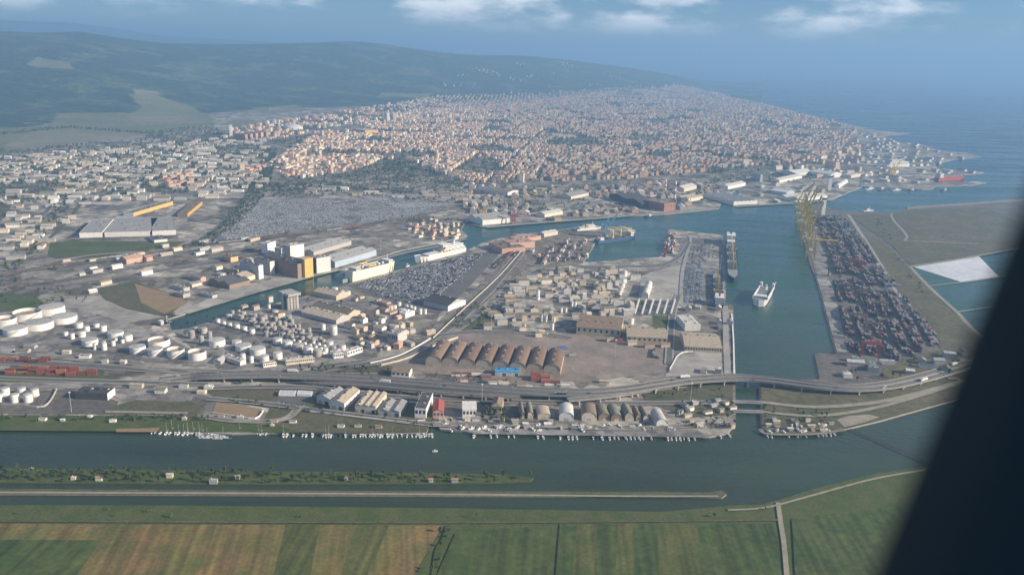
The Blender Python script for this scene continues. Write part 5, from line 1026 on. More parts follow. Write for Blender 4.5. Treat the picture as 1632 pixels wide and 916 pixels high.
for poly, ang, rp_, cp, prob, cols, where in LOTS:
    gp = [P(*q) for q in poly]; ca, sa = math.cos(ang), math.sin(ang); us = [p.x*ca+p.y*sa for p in gp]; vs_ = [-p.x*sa+p.y*ca for p in gp]; v = min(vs_); row = 0
    while v < max(vs_):
        u = min(us); row += 1; rowp = prob*(0.25 if rnd.random() < .14 else 1)
        while u < max(us):
            x, y = u*ca-v*sa, u*sa+v*ca
            blk = mnoise.noise(Vector((u/45, v/60, 3)))
            if rnd.random() < rowp and blk > -.33 and inside(proj((x, y, 2)), poly) and free(x, y, 3): cc.append((math.hypot(x, y), x, y, ang+1.57+rnd.uniform(-.05, .05), rnd.choice(cols), where, row))
            u += cp
        v += rp_
lx = [P(1010+i*13.0, 502+i*.3) for i in range(6)]
cc.sort(); cmass = MB()
def road_cars(pts, n, offs, lab, grp):
    for i in range(n):
        k = rnd.randrange(3, len(pts)-3); t = pts[k+1]-pts[k]; az = math.atan2(t.y, t.x); o_ = rnd.choice(offs); q = offset([pts[k-1], pts[k], pts[k+1]], o_)[1]
        ci = rnd.randrange(8); car(q.x, q.y, q.z+.08, az+(math.pi if o_ > 0 else 0), ci, lab % CNAME[ci], grp)
road_cars(VP, 26, [-8.2, -4, 4, 8.2], '%s car driving on the twin-deck viaduct', 'cars on the viaduct')
BAY = [[(703, 663), (780, 668), (780, 676), (703, 674)], [(446, 640), (480, 646), (470, 652), (440, 646)], [(860, 676), (1040, 680), (1040, 683), (860, 680)], [(1340, 612), (1420, 618), (1420, 624), (1340, 620)]]
BN = ['beside the white vented building', 'beside the coach park', 'parked on the river quay', 'under the right viaduct']
for bi, poly in enumerate(BAY):
    for i in range(16):
        a = rnd.random(); b2 = rnd.random(); x = (poly[0][0]*(1-a)+poly[1][0]*a)*(1-b2)+(poly[3][0]*(1-a)+poly[2][0]*a)*b2; y = (poly[0][1]*(1-a)+poly[1][1]*a)*(1-b2)+(poly[3][1]*(1-a)+poly[2][1]*a)*b2; p = P(x, y)
        if free(p.x, p.y, 2.5): ci = rnd.randrange(8); car(p.x, p.y, 2.5, rnd.choice([0, 1.57, .3]), ci, '%s car %s' % (CNAME[ci], BN[bi]), 'cars '+BN[bi])
for i, (_, x, y, a, ci, where, row) in enumerate(cc):
    if i < 215: car(x, y, 2.55, a, ci, '%s car %s, %s' % (CNAME[ci], where, ORD[min(25, row//2)]+' double row'), 'cars '+where)
    else: car_parts(cmass, Matrix.Translation((x, y, 2.55)) @ Matrix.Rotation(a, 4, 'Z'), ci, 8)
tag(cmass.build('parked_cars', CARC+['glass']), 'thousands of parked cars filling the storage lots', kind='stuff'); print('CARS', len(cc))
# coaches and lorries
def coach_proto(kind):
    t = thing('coach' if kind == 'coach' else 'lorry', '', 'bus' if kind == 'coach' else 'truck')
    if kind == 'coach':
        MB().box(-6, 6, -1.25, 1.25, .45, 3.4, 0, None, True).build('body', 'car_white', t); mb = MB(); mb.box(-5.6, 5.7, -1.28, 1.28, 1.7, 2.7); mb.build('window_band', 'glass', t); MB().box(5.95, 6.06, -1.1, 1.1, 1.3, 2.9).build('windscreen', 'glass', t)
    else:
        MB().box(-7, 4.6, -1.28, 1.28, 1.1, 3.9, 0, None, True).build('trailer', 'box_white', t); c_ = MB(); c_.box(4.9, 7, -1.2, 1.2, .6, 3.1, 0, None, True).build('cab', 'car_white', t); MB().box(6.9, 7.06, -1.05, 1.05, 1.8, 2.8).build('windscreen', 'glass', t); MB().box(-6.8, 4.8, -.5, .5, .7, 1.1).build('chassis', 'rubber', t)
    for wx in (-4.6, 4.2, 5.6 if kind != 'coach' else 3.4)[:2 if kind == 'coach' else 3]:
        for wy in (-1.1, 1.1):
            mb = MB(); mb.box(wx-.5, wx+.5, wy-.16, wy+.16, 0, 1.0); mb.build('wheel', 'rubber', t)
    return t
VPRO = {k: coach_proto(k) for k in ('coach', 'lorry')}; VU = set()
def vehicle(kind, x, y, z, rz, label, group):
    o = VPRO[kind] if kind not in VU else copy_tree(VPRO[kind]); VU.add(kind); o.location = (x, y, z); o.rotation_euler.z = rz; tag(o, label, 'bus' if kind == 'coach' else 'truck', group); OCC.append((x, y, 5)); return o
qa = dirpx((446, 632), (449, 624)); _q = []
for i in range(12): p = P(447+i*2.1, 629+i*.05); _q.append(vehicle('coach', p.x, p.y, 2.6, qa, '', 'coaches in the coach park'))
ordinals(_q, 'the left row of parked white coaches'); _q = []
for i in range(10): p = P(476+i*2.25, 629.3+i*.15); _q.append(vehicle('coach', p.x, p.y, 2.6, qa, '', 'coaches in the coach park'))
ordinals(_q, 'the right row of parked white coaches')
_q = []
la = dirpx((1016, 502), (1024, 480))
for r_ in range(6):
    for i in range(7):
        p = P(1015+r_*11.5-(i-3)*-1.0, 501-i*3.3); _q.append(vehicle('lorry', p.x, p.y, 2.6, la, 'white trailer truck in %s beside the lawn' % ['leftmost row', 'second row', 'third row', 'fourth row', 'fifth row', 'rightmost row'][r_], 'trailer rows'))
for i in range(7):
    k = rnd.randrange(8, len(VP)-8); t = VP[k+1]-VP[k]; az = math.atan2(t.y, t.x); o_ = rnd.choice([-8.6, 8.6]); q = offset([VP[k-1], VP[k], VP[k+1]], o_)[1]
    _q.append(vehicle('lorry', q.x, q.y, q.z+.08, az+(math.pi if o_ > 0 else 0), 'white articulated truck driving on the viaduct', 'trucks on the viaduct'))

# railway wagons on the sidings
WGM = []
for c in ('box_rust', 'box_grey', 'box_umber', 'box_slate', 'box_fawn'):
    mb = MB(); mb.box(-6.6, 6.6, -1.35, 1.35, 1.15, 3.7, 0, None, True); mb.box(-6.9, 6.9, -1.1, 1.1, .8, 1.15, 1)
    for wx in (-4.8, 4.8):
        for wy in (-.8, .8): mb.box(wx-.9, wx+.9, wy-.1, wy+.1, 0, .8, 1)
    for k in range(6): mb.box(-5.6+k*2.2, -5.4+k*2.2, -1.4, 1.4, 1.2, 3.72)
    o = mb.build('railway_wagon', [c, 'rubber']); WGM.append(o.data); bpy.data.objects.remove(o)
def train(px_, off, start, n, where):
    pts = resample(offset(smooth_line([P(x, y, 2.8) for x, y in px_], 8), off), 14.4)[start:start+n]; ci = rnd.randrange(5)
    for a, b2 in zip(pts, pts[1:]):
        if rnd.random() < .3: ci = rnd.randrange(5)
        m_ = (a+b2)/2; o = bpy.data.objects.new('railway_wagon', WGM[ci]); C.objects.link(o); o.location = m_; o.rotation_euler.z = math.atan2((b2-a).y, (b2-a).x); tag(o, '%s goods wagon %s' % (['rust', 'grey', 'umber', 'slate', 'fawn'][ci], where), 'wagon', 'wagons '+where)
_r1 = [(-60, 448), (60, 428), (180, 412), (300, 392), (430, 378), (560, 362), (700, 335)]; _r2 = [(862, 374), (800, 432), (745, 492), (700, 536)]
train(_r1, -9, 10, 16, 'on the far siding'); train(_r1, 0, 26, 18, 'on the middle siding'); train(_r1, 9, 34, 14, 'on the near siding'); train(_r1, 4.5, 52, 14, 'on the siding by the silos')
train(_r2, 7, 2, 16, 'on the pier railway'); train(_r2, 17, 6, 20, 'on the pier railway, outer track'); train(_r2, 22, 14, 12, 'on the curve by the junction')

# ================================================================== CONTAINERS
BOXC = ['box_red', 'box_rust', 'box_blue', 'box_white', 'box_grey', 'box_green', 'box_orange', 'box_navy', 'box_maroon', 'box_slate', 'box_umber', 'box_fawn']; BOXM = []
for c in BOXC:
    mb = MB(); mb.box(-6.0, 6.0, -1.14, 1.14, .1, 2.5, 0, None, True)
    for x_ in (-6.02, 6.02):
        for y_ in (-1.17, 1.17): mb.box(x_-.08, x_+.08, y_-.06, y_+.06, 0, 2.6)
    for y_ in (-1.17, 1.17): mb.box(-6, 6, y_-.04, y_+.04, 2.46, 2.6); mb.box(-6, 6, y_-.04, y_+.04, 0, .16)
    for y_ in (-.6, -.2, .2, .6): mb.box(6.0, 6.06, y_-.03, y_+.03, .2, 2.4)
    o = mb.build('shipping_container', [c]); BOXM.append(o.data); bpy.data.objects.remove(o)
def container(x, y, z, rz, ci, label, group):
    o = bpy.data.objects.new('shipping_container', BOXM[ci]); C.objects.link(o); o.location = (x, y, z); o.rotation_euler.z = rz; tag(o, label, 'container', group); return o
KN = ['red', 'rust', 'blue', 'white', 'grey', 'green', 'orange', 'navy', 'maroon', 'slate', 'umber', 'fawn']
kc = []
def stack_block(poly, ang, pr, pl, prob, hi, cols, where, gap=None):
    gp = [P(*q) for q in poly]; ca, sa = math.cos(ang), math.sin(ang); us = [p.x*ca+p.y*sa for p in gp]; vs_ = [-p.x*sa+p.y*ca for p in gp]; v = min(vs_); k = 0
    while v < max(vs_):
        k += 1
        u = min(us)
        while u < max(us):
            x, y = u*ca-v*sa, u*sa+v*ca
            if rnd.random() < prob and mnoise.noise(Vector((u/70, v/26, 7))) > -.22 and inside(proj((x, y, 2)), poly) and free(x, y, 4):
                hh = max(1, min(hi, int(1+hi*(.5+mnoise.noise(Vector((u/38, v/18, 2))))+rnd.uniform(-.4, .4)))) if where.endswith('terminal') else rnd.randint(1, hi)
                for q in range(hh): kc.append((math.hypot(x, y)-q*.5-(0 if where.endswith('terminal') else 40), x, y, 2.6+q*2.62, ang, rnd.choice(cols), where))
            u += pl
        v += pr*(1 if gap is None or k % gap else 4.2)
stack_block([(1300, 345), (1345, 345), (1400, 420), (1470, 510), (1500, 545), (1440, 575), (1375, 565), (1352, 555), (1335, 470), (1318, 400)], QUAYA+dirpx((1300, 445), (1320, 520))-QUAYA, 2.75, 12.7, .86, 3, [8, 1, 10, 4, 9, 7, 10, 4, 11, 4, 10, 1, 4, 10, 11, 11, 11], 'in the container terminal', 6)
stack_block([(838, 608), (893, 612), (893, 600), (838, 596)], RIVA, 3.0, 13, .85, 3, [0, 0, 1, 6], 'stacked before the right vaulted sheds')
stack_block([(655, 588), (680, 590), (694, 556), (680, 560)], RIVA+.05, 3.2, 13, .6, 3, [0, 0, 0, 1], 'left of the vaulted sheds')
stack_block([(695, 592), (800, 604), (800, 608), (695, 596)], RIVA+.05, 3.2, 13.5, .4, 2, [0, 1, 3, 4], 'before the vaulted sheds')
stack_block([(0, 585), (155, 594), (158, 601), (0, 596)], RIVA+.05, 3.1, 13, .6, 3, [0, 0, 1, 6, 0], 'stacked at the left beside the grass')
stack_block([(0, 566), (90, 574), (80, 580), (0, 578)], RIVA+.05, 3.2, 14, .4, 2, [1, 8, 0], 'stacked behind the left container row')
stack_block([(850, 617), (912, 618), (912, 614), (850, 612)], RIVA, 6, 21, .9, 2, [3, 3, 4], 'white boxes beside the viaduct')
stack_block([(1065, 372), (1082, 373), (1070, 412), (1056, 410)], QUAYA, 3.2, 13, .55, 3, [3, 3, 0, 1, 6], 'on the pier beside the basin')
stack_block([(890, 385), (945, 386), (930, 415), (850, 420)], dirpx((935, 415), (948, 388)), 7.5, 13, .45, 2, [1, 4, 8, 10, 11, 9, 3], 'on the railway pier')
stack_block([(890, 530), (920, 533), (918, 572), (895, 566)], RIVA+.4, 7, 14, .3, 1, [4, 7, 2], 'in the brown yard')
stack_block([(1040, 556), (1060, 558), (1058, 580), (1036, 578)], QUAYA, 9, 13, .5, 1, [4, 7], 'in the brown yard')
stack_block([(960, 542), (1060, 552), (1060, 556), (960, 547)], RIVA+.05, 3.2, 13, .6, 2, [0, 1, 0, 6], 'along the brown factory front')
kc.sort(key=lambda c: c[0]); kmass = MB()
for i, (_, x, y, z, a, ci, where) in enumerate(kc):
    if i < 280: container(x, y, z, a, ci, '%s shipping container %s, %s' % (KN[ci], where, 'on the ground' if z < 3 else ('second tier' if z < 5.5 else ('third tier' if z < 8 else 'top tier'))), 'containers '+where)
    else: kmass.box(-6.05, 6.05, -1.2, 1.2, 0, 2.58, ci, None, False, Matrix.Translation((x, y, z)) @ Matrix.Rotation(a, 4, 'Z'))
tag(kmass.build('container_stacks', BOXC), 'dark mass of stacked containers covering the terminal', kind='stuff'); print('BOXES', len(kc))

# ================================================================== CRANES
def sts_crane(name, label, px_, py_, rz, m_, up, sc=1.0, group=None):
    p = P(px_, py_); t = thing(name, label, 'crane', p, rz, group); t.scale = (sc, sc, sc)      # water lies towards local -X
    for x in (-9, 9):
        for y in (-9, 9): MB().bar((x, y, 0), (x*.85, y*.9, 42), 2.4).build('leg', m_, t); 
    for x in (-9, 9): MB().bar((x*.97, -9, 12), (x*.97, 9, 12), 2.2).build('portal_beam', m_, t)
    for y in (-9, 9):
        MB().bar((-9, y, 14), (9, y, 14), 2.2).build('sill_beam', m_, t); MB().bar((-8.6, y*.95, 15), (8, y*.92, 40), 1.5).build('brace', m_, t)
    MB().bar((-8, -3, 42), (24, -3, 42), 2.4).build('girder', m_, t); MB().bar((-8, 3, 42), (24, 3, 42), 2.4).build('girder', m_, t)
    e_ = Vector((-8-46*math.cos(up), 0, 42+46*math.sin(up)))
    for y in (-3, 3): bm_ = MB().bar((-8, y, 42), (e_.x, y, e_.z), 2.2).build('boom', m_, t)
    for k in range(5):
        q = (k+1)/5.5; xq, zq = -8+(e_.x+8)*q, 42+(e_.z-42)*q; MB().bar((xq, -3, zq), (xq, 3, zq), .7).build('boom_tie', m_, t)
    for y in (-5, 5): MB().bar((-7, y, 42), (-3, y*.3, 66), 1.8).build('mast', m_, t); MB().bar((7, y, 42), (-3, y*.3, 66), 1.3).build('mast_stay', m_, t)
    MB().bar((-3, 0, 66), (e_.x*.8, 0, 42+(e_.z-42)*.8), .9).build('fore_stay', m_, t); MB().bar((-3, 0, 66), (22, 0, 42.5), .9).build('back_stay', m_, t)
    MB().box(12, 21, -3.6, 3.6, 42.8, 48).build('machinery_house', 'wall_white' if m_ == 'crane_yellow' else m_, t); MB().box(-11, -8.5, 3.2, 5.6, 37.5, 40.5).build('cab', 'glass', t)
    return t
qz = dirpx((1265, 325), (1290, 420)); qr = qz+math.pi/2
CRG = 'yellow quay cranes of the terminal'
for i, (x, y, up) in enumerate([(1275, 348, 1.25), (1277, 357, 1.2), (1279, 366, 1.28), (1282, 377, 1.22), (1285, 390, 1.25)]):
    sts_crane('quay_crane', '%s of the yellow container cranes with raised booms on the terminal quay' % ['farthest', 'second farthest', 'middle', 'second nearest', 'nearest'][i], x, y, qr+math.pi, 'crane_yellow', up, 1.22, CRG)
sts_crane('quay_crane', 'yellow container crane with its boom lowered over the water', 1291, 411, qr+math.pi, 'crane_yellow', .02, 1.0, CRG)
sts_crane('quay_crane', 'small yellow dockyard crane by the white ferry', 1422, 283, 2.2, 'crane_yellow', 1.1, .8); sts_crane('quay_crane', 'red quay crane beside the far warehouse', 818, 357, 2.8, 'crane_red', .9, .55); sts_crane('quay_crane', 'blue dock crane beside the moored ships of the basin', 966, 378, 3.4, 'crane_blue', .9, .7)
def gantry(lab, px_, py_, rz, m_):
    p = P(px_, py_); t = thing('yard_gantry', lab, 'crane', p, rz, 'rubber-tyred yard gantries')
    for x in (-12, 12):
        for y in (-4.5, 4.5): MB().box(x-.7, x+.7, y-.7, y+.7, 0, 20).build('leg', m_, t)
        MB().box(x-.8, x+.8, -6, 6, .4, 1.8).build('bogie', m_, t)
    for y in (-3.5, 3.5): MB().box(-13.5, 13.5, y-.8, y+.8, 20.02, 22).build('beam', m_, t)
    MB().box(-4, 1, -3, 3, 22.05, 24.5).build('trolley', m_, t)
_q = []
for (x, y, m_) in [(1327, 405, 'wall_brown'), (1330, 440, 'wall_brown'), (1345, 470, 'wall_brown'), (1362, 430, 'crane_red'), (1350, 380, 'wall_grey'), (1375, 480, 'wall_brown'), (1388, 535, 'wall_brown'), (1386, 568, 'crane_red'), (1340, 365, 'wall_grey'), (1400, 500, 'wall_brown'), (1420, 470, 'wall_grey'), (1366, 520, 'wall_brown')]:
    gantry('%s straddle gantry over the dark container rows %s' % ('red' if 'red' in m_ else ('brown' if 'brown' in m_ else 'grey'), ORD[len(_q)]+' of twelve'), x, y, QUAYA+1.57, m_); _q.append(1)

# ================================================================== SHIPS AND BOATS
def hull_mb(L_, B_, Hh, sheer=2.0, full=.8, n=18, stern=.85, mi=(0, 1)):
    mb = MB(); st = []
    for i in range(n+1):
        u = i/n; k = stern+(1-stern)*sm(u/.15) if u < .15 else (1 if u < full else math.sqrt(max(0, 1-((u-full)/(1-full))**2.1)))
        x = -L_/2+u*L_; z = Hh+sheer*max(0, (u-.75)/.25)**2; st.append((x, max(.02, k)*B_/2, z))
    for (x, y, z), (x2, y2, z2) in zip(st, st[1:]):
        for s_ in (-1, 1):
            mb.face([(x, s_*y*.82, -1.2), (x2-.03*L_*(x2 > L_*.3), s_*y2*.82, -1.2), (x2, s_*y2, z2), (x, s_*y, z)], mi[0])
    x, y, z = st[0]; mb.face([(x, -y*.82, -1.2), (x, y*.82, -1.2), (x, y, z), (x, -y, z)], mi[0])
    dk = MB()
    for (x, y, z), (x2, y2, z2) in zip(st, st[1:]): dk.face([(x, -y*.97, z-1.0), (x2, -y2*.97, z2-1.0), (x2, y2*.97, z2-1.0), (x, y*.97, z-1.0)])
    return mb, dk
def ship(name, label, cat, stern, bow, beam, hh, hullm, deckm, blocks, funnel=None, masts=(), sheer=3, full=.8, boats=0, extra=None, toward=0, st_=.85, group=None):
    a, b2 = P(*stern, 0), P(*bow, 0); d = b2-a; L_ = d.length; az = math.atan2(d.y, d.x); c_ = (a+b2)/2
    away = Vector((c_.x, c_.y, 0)).normalized()*beam/2*toward; t = thing(name, label, cat, (c_.x+away.x, c_.y+away.y, 0), az, group)
    h_, dk = hull_mb(L_, beam, hh, sheer, full, stern=st_); h_.build('hull', hullm, t, True); dk.build('deck', deckm, t)
    mb = MB(); mb.box(-L_/2*.98, L_/2*.7, -beam/2*.995, beam/2*.995, -.5, .5); mb.build('waterline_band', 'hull_dark', t)
    for (u0, u1, bw, z0, z1, m_, win) in blocks:
        x0, x1 = -L_/2+u0*L_, -L_/2+u1*L_; y = beam/2*bw; o = MB().box(x0, x1, -y, y, z0, z1, 0, None, True).build('deckhouse', m_, t)
        if win:
            k = max(1, int((z1-z0)/3.2))
            for j in range(k): zz = z0+(z1-z0)*(j+.45)/k; MB().box(x0-.12, x1+.12, -y-.12, y+.12, zz, zz+1.1).build('window_band', 'glass', o)
    if funnel: u, z0, z1, m_ = funnel; x = -L_/2+u*L_; MB().cyl(x, 0, beam*.11, z0, z1, 12, beam*.09).build('funnel', m_, t); MB().cyl(x, 0, beam*.117, z1-2.2, z1-.8, 12, cap=False).build('funnel_band', 'hull_blue', t)
    for (u, z0, z1) in masts: x = -L_/2+u*L_; MB().bar((x, 0, z0), (x, 0, z1), .7).bar((x, -3, z0+(z1-z0)*.7), (x, 3, z0+(z1-z0)*.7), .4).build('mast', 'hull_white', t)
    for i in range(boats):
        for s_ in (-1, 1):
            x = -L_/2+(.35+.06*i)*L_; MB().box(x-3, x+3, s_*beam*.47-1.2, s_*beam*.47+1.2, hh+3, hh+5.2).build('lifeboat', 'crane_yellow', t)
    if extra: extra(t, L_, beam, hh)
    return t
def ramp(t, L_, B_, hh): 
    MB().bar((-L_/2, 0, 3), (-L_/2-16, 0, 2.6), 1.0, 0, 9).build('stern_ramp', 'deck', t)
    for i in range(8): x = -L_/2+L_*(.12+.09*i); MB().box(x-2, x+2, -2, 2, hh-1, hh+1.8).build('vent_house', 'hull_white', t)
ship('car_carrier', 'high-sided beige car carrier moored along the canal', 'ship', (556, 452), (627, 433.5), 26, 21, 'hull_beige', 'deck', [(.80, .90, .9, 21, 26, 'hull_white', 1), (.10, .2, .6, 20.5, 24, 'hull_white', 1)], (.3, 20, 28, 'hull_beige'), [(.86, 26, 36)], 2, .86, 3, ramp, toward=1.1)
ship('white_ferry', 'long white passenger ferry with stepped decks moored along the canal', 'ship', (738, 403.5), (660, 421.5), 24, 11, 'hull_white', 'deck', [(.03, .48, .92, 10.5, 17, 'hull_white', 1), (.06, .44, .8, 17, 23, 'hull_white', 1), (.34, .5, .85, 23, 28, 'hull_white', 1), (.48, .78, .85, 10.2, 12.5, 'hull_white', 0)], (.2, 23, 34, 'hull_white'), [(.45, 28, 40)], 4, .8, 4, toward=1.1)
def well(t, L_, B_, hh):
    for s_ in (-1, 1):
        MB().box(-L_/2*.98, L_/2*.68, s_*B_*.5-(1.5 if s_ > 0 else -.2), s_*B_*.5+(-.2 if s_ > 0 else 1.5)+0, hh-1, hh+3.2).build('side_bulwark', 'hull_white', t); MB().box(-L_*.5+1, -L_*.42, s_*B_*.40-2, s_*B_*.40+2, hh, hh+9).build('stern_house', 'hull_white', t)
    for i in range(4): MB().box(-L_*.3+i*L_*.14, -L_*.3+i*L_*.14+L_*.09, -B_*.28, B_*.28, hh-.9, hh+.5).build('deck_hatch', 'deck', t)
ship('cargo_ferry', 'white cargo ferry sailing down the middle of the channel', 'ship', (1222, 466), (1208, 489), 27, 11, 'hull_white', 'deck', [(.70, .82, .72, 10, 15, 'hull_white', 1)], (.2, 11, 20, 'hull_white'), [(.76, 15, 24)], 2, .8, 0, well)
def gear(t, L_, B_, hh):
    for i in range(3): x = -L_*.18+i*L_*.2; MB().box(x-L_*.07, x+L_*.07, -B_*.34, B_*.34, hh-1, hh+1.4).build('cargo_hatch', 'roof_dark', t); MB().bar((x+L_*.1, 0, hh), (x+L_*.1, 0, hh+20), 1.6).bar((x+L_*.1, 0, hh+16), (x-L_*.05, 0, hh+24), .9).build('deck_crane', 'crane_yellow', t)
ship('cargo_ship', 'cargo ship with a white aft bridge moored at the right pier', 'ship', (1163.5, 384), (1169, 452), 22, 9, 'hull_dark', 'deck', [(.03, .14, .9, 8, 24, 'hull_white', 1), (.14, .2, .8, 8, 15, 'hull_white', 1)], (.07, 24, 31, 'hull_blue'), [(.16, 20, 34), (.94, 10, 22)], 3, .82, 1, gear)
ship('cargo_ship', 'grey cargo vessel lying inside the dark pier dock', 'ship', (1146, 492), (1142, 440), 17, 8, 'hull_dark', 'deck', [(.03, .16, .9, 7, 18, 'hull_white', 1)], (.08, 18, 24, 'hull_red'), [(.9, 8, 18)], 2, .82, 1, gear)
ship('cargo_ship', 'dark blue freighter with a white bow house moored at the basin mole', 'ship', (950, 388), (1012, 379), 20, 8, 'hull_blue', 'deck_brown', [(.82, .9, .8, 8, 18, 'hull_white', 1), (.05, .14, .8, 7, 13, 'hull_white', 1)], (.1, 13, 18, 'hull_red'), [(.88, 18, 28)], 2, .84, 1, gear)
ship('small_ferry', 'white ship with low decks moored behind the freighter', 'ship', (918, 369), (958, 365), 15, 7, 'hull_white', 'deck', [(.1, .75, .85, 6.5, 10, 'hull_white', 1), (.4, .7, .7, 10, 14, 'hull_white', 1)], (.3, 10, 16, 'hull_white'), [(.65, 14, 22)], 2, .8, 2)
ship('tanker', 'red hulled tanker with a white bridge at the outer mole', 'ship', (1492, 289), (1535, 286), 24, 13, 'hull_red', 'deck_brown', [(.03, .16, .85, 12, 30, 'hull_white', 1)], (.05, 30, 38, 'hull_red'), [(.12, 30, 40), (.9, 13, 22)], 3, .84, 0)
ship('cruise_ferry', 'bright white ferry with tall decks in the old harbour', 'ship', (1446, 266), (1408, 267.5), 26, 14, 'hull_white', 'deck', [(.05, .85, .92, 13.5, 24, 'hull_white', 1), (.4, .78, .85, 24, 34, 'hull_white', 1)], (.25, 24, 38, 'hull_white'), [(.7, 34, 46)], 3, .85, 3)
for i, (s_, b_) in enumerate([((1380, 303), (1393, 300)), ((1400, 304), (1412, 301)), ((1422, 304), (1436, 303)), ((1448, 305), (1460, 304)), ((1375, 337), (1392, 336)), ((1500, 305), (1512, 304))]):
    ship('tugboat', 'small workboat, %s from the left in the outer harbour' % ORD[i], 'boat', s_, b_, 9, 3.5, 'hull_dark' if i % 2 else 'hull_white', 'deck', [(.3, .6, .7, 2.8, 7, 'hull_white', 1)], (.25, 6, 9, 'hull_red'), [(.55, 7, 14)], 1.5, .75, group='workboats of the outer harbour')
ship('tugboat', 'small white launch beside the beige car carrier', 'boat', (652, 424), (646, 426), 5, 2.4, 'hull_white', 'deck', [(.3, .6, .7, 2, 4.5, 'hull_white', 1)], None, [(.5, 4, 8)], 1, .7)
ship('tugboat', 'small ship with a white cabin at the power plant quay', 'boat', (1040, 346), (1026, 347), 10, 4, 'hull_dark', 'deck', [(.2, .5, .7, 3.2, 9, 'hull_white', 1)], (.2, 8, 11, 'hull_red'), [(.6, 4, 12)], 1.5, .75)
ship('workboat', 'white dredger moored at the head of the canal', 'boat', (252, 521), (276, 513), 9, 3, 'hull_dark', 'deck', [(.1, .3, .7, 2.4, 9, 'hull_white', 1)], None, [(.6, 3, 14)], 1, .8)
mb = MB(); _a, _b = P(1222, 466, .06), P(1226, 449, .06)
for o_ in (-9, 7):
    pts = [_a.lerp(_b, k/8)+Vector((o_*(1+k*.12), 0, .004*k)) for k in range(9)]
    for k in range(8): mb.face([pts[k]+Vector((-1.4+.1*k, 0, 0)), pts[k]+Vector((1.4-.1*k, 0, 0)), pts[k+1]+Vector((1.3-.1*k, 0, 0)), pts[k+1]+Vector((-1.3+.1*k, 0, 0))])
tag(mb.build('wake', 'hull_white'), 'pale foam wake behind the white cargo ferry', None, None, 'stuff')
BM = []
for v, (L_, B_, cab, mast) in enumerate([(6, 2.2, 1, 0), (8, 2.7, 1, 0), (5, 1.9, 0, 0), (9.5, 3, 1, 1)]):
    t = thing('moored_boat', '', 'boat'); h_, dk = hull_mb(L_, B_, 1.1, .5, .55, 8, .9); h_.build('hull', 'hull_white' if v != 2 else 'hull_blue', t); dk.build('deck', 'pale_yard', t)
    if cab: MB().box(-L_*.12, L_*.18, -B_*.34, B_*.34, .2, 1.9).build('cabin', 'hull_white', t); MB().box(L_*.181, L_*.2, -B_*.3, B_*.3, 1.2, 1.8).build('windscreen', 'glass', t)
    else: MB().box(-L_*.4, -L_*.3, -B_*.3, B_*.3, .1, .8).build('bench', 'deck_brown', t)
    if mast: MB().bar((.2, 0, 1.5), (.2, 0, 12), .22).bar((.2, 0, 2.6), (-3.6, 0, 2.6), .3).build('mast', 'steel', t)
    BM.append(t)
BU = set(); bn = {}
def boat(px_, py_, rz, z=.1, where='', sc=1.0):
    v = rnd.choice([0, 0, 1, 1, 2, 3]); o = BM[v] if v not in BU else copy_tree(BM[v]); BU.add(v); p = P(px_, py_, z); o.location = p; o.rotation_euler.z = rz; o.scale = (sc, sc, sc)
    kn = ['white cabin boat', 'large white cabin boat', 'open blue rowing boat', 'white sailing boat'][v]; tag(o, kn+' '+where, 'boat', 'boats '+where); bn.setdefault(o['label'], []).append(o); return o
rnd = random.Random(77)
def row(xa, ya, xb, yb, n, where, ang=-1.57, miss=.15, jit=.6, sc=.98):
    for i in range(n):
        if rnd.random() < miss: continue
        q = (i+.5)/n; boat(xa+(xb-xa)*q+rnd.uniform(-.5, .5), ya+(yb-ya)*q+rnd.uniform(-jit, jit), ang+rnd.uniform(-.2, .2), .1, where, sc*rnd.uniform(.85, 1.2))
row(240, 689.5, 320, 691.5, 17, 'in the marina at the river bend'); row(258, 686.5, 335, 690, 16, 'in the marina at the river bend'); row(330, 692, 368, 700, 8, 'on the marina pontoons', .1); row(320, 697, 362, 699, 6, 'on the marina pontoons', .1); row(316, 693, 345, 694.5, 6, 'on the marina pontoons', .1)
row(372, 684, 430, 692, 15, 'along the sloping grassy bank'); row(444, 694.5, 500, 694.5, 11, 'moored below the river road', miss=.3); row(510, 695, 690, 694.5, 46, 'in the long row along the grassy bank', miss=.16)
row(750, 695, 880, 697.5, 14, 'moored off the river quay', miss=.4); row(890, 698, 1100, 699.5, 32, 'moored below the boat sheds', miss=.3); row(1100, 701, 1170, 694, 5, 'round the point of the channel mouth', miss=.3)
row(1220, 696, 1340, 693, 18, 'round the point across the channel', miss=.2); row(45, 747, 55, 747, 1, 'alone by the left end of the island', 0, 0); boat(693, 719, .1, .1, 'under way in the middle of the river')
# pontoons of the marina
for i, (a, b2) in enumerate([((318, 695), (366, 697.5)), ((318, 691), (350, 692)), ((240, 688), (325, 690.5))]):
    A, B = P(*a, .6), P(*b2, .6); mb = MB(); ribbon(mb, [Vector((0, 0, 0)), (B-A)/2, B-A], -1.1, 1.1, -.6, 0); o = mb.build('pontoon', 'pale_yard'); o.location = A; tag(o, ['lower pale pontoon of the marina', 'middle pale pontoon of the marina', 'upper pale pontoon along the marina bank'][i], 'pontoon')
# boats laid up ashore
for i in range(70):
    x = rnd.uniform(705, 1080); y = rnd.uniform(674, 686); p = P(x, y, 2.9)
    if free(p.x, p.y, 2.5): o = boat(x, y, rnd.uniform(0, 3.14), 2.9, 'laid up ashore on the river quay')
for i in range(22): boat(rnd.uniform(1222, 1330), rnd.uniform(676, 688), rnd.uniform(0, 3.14), 2.9, 'laid up on the point across the channel')

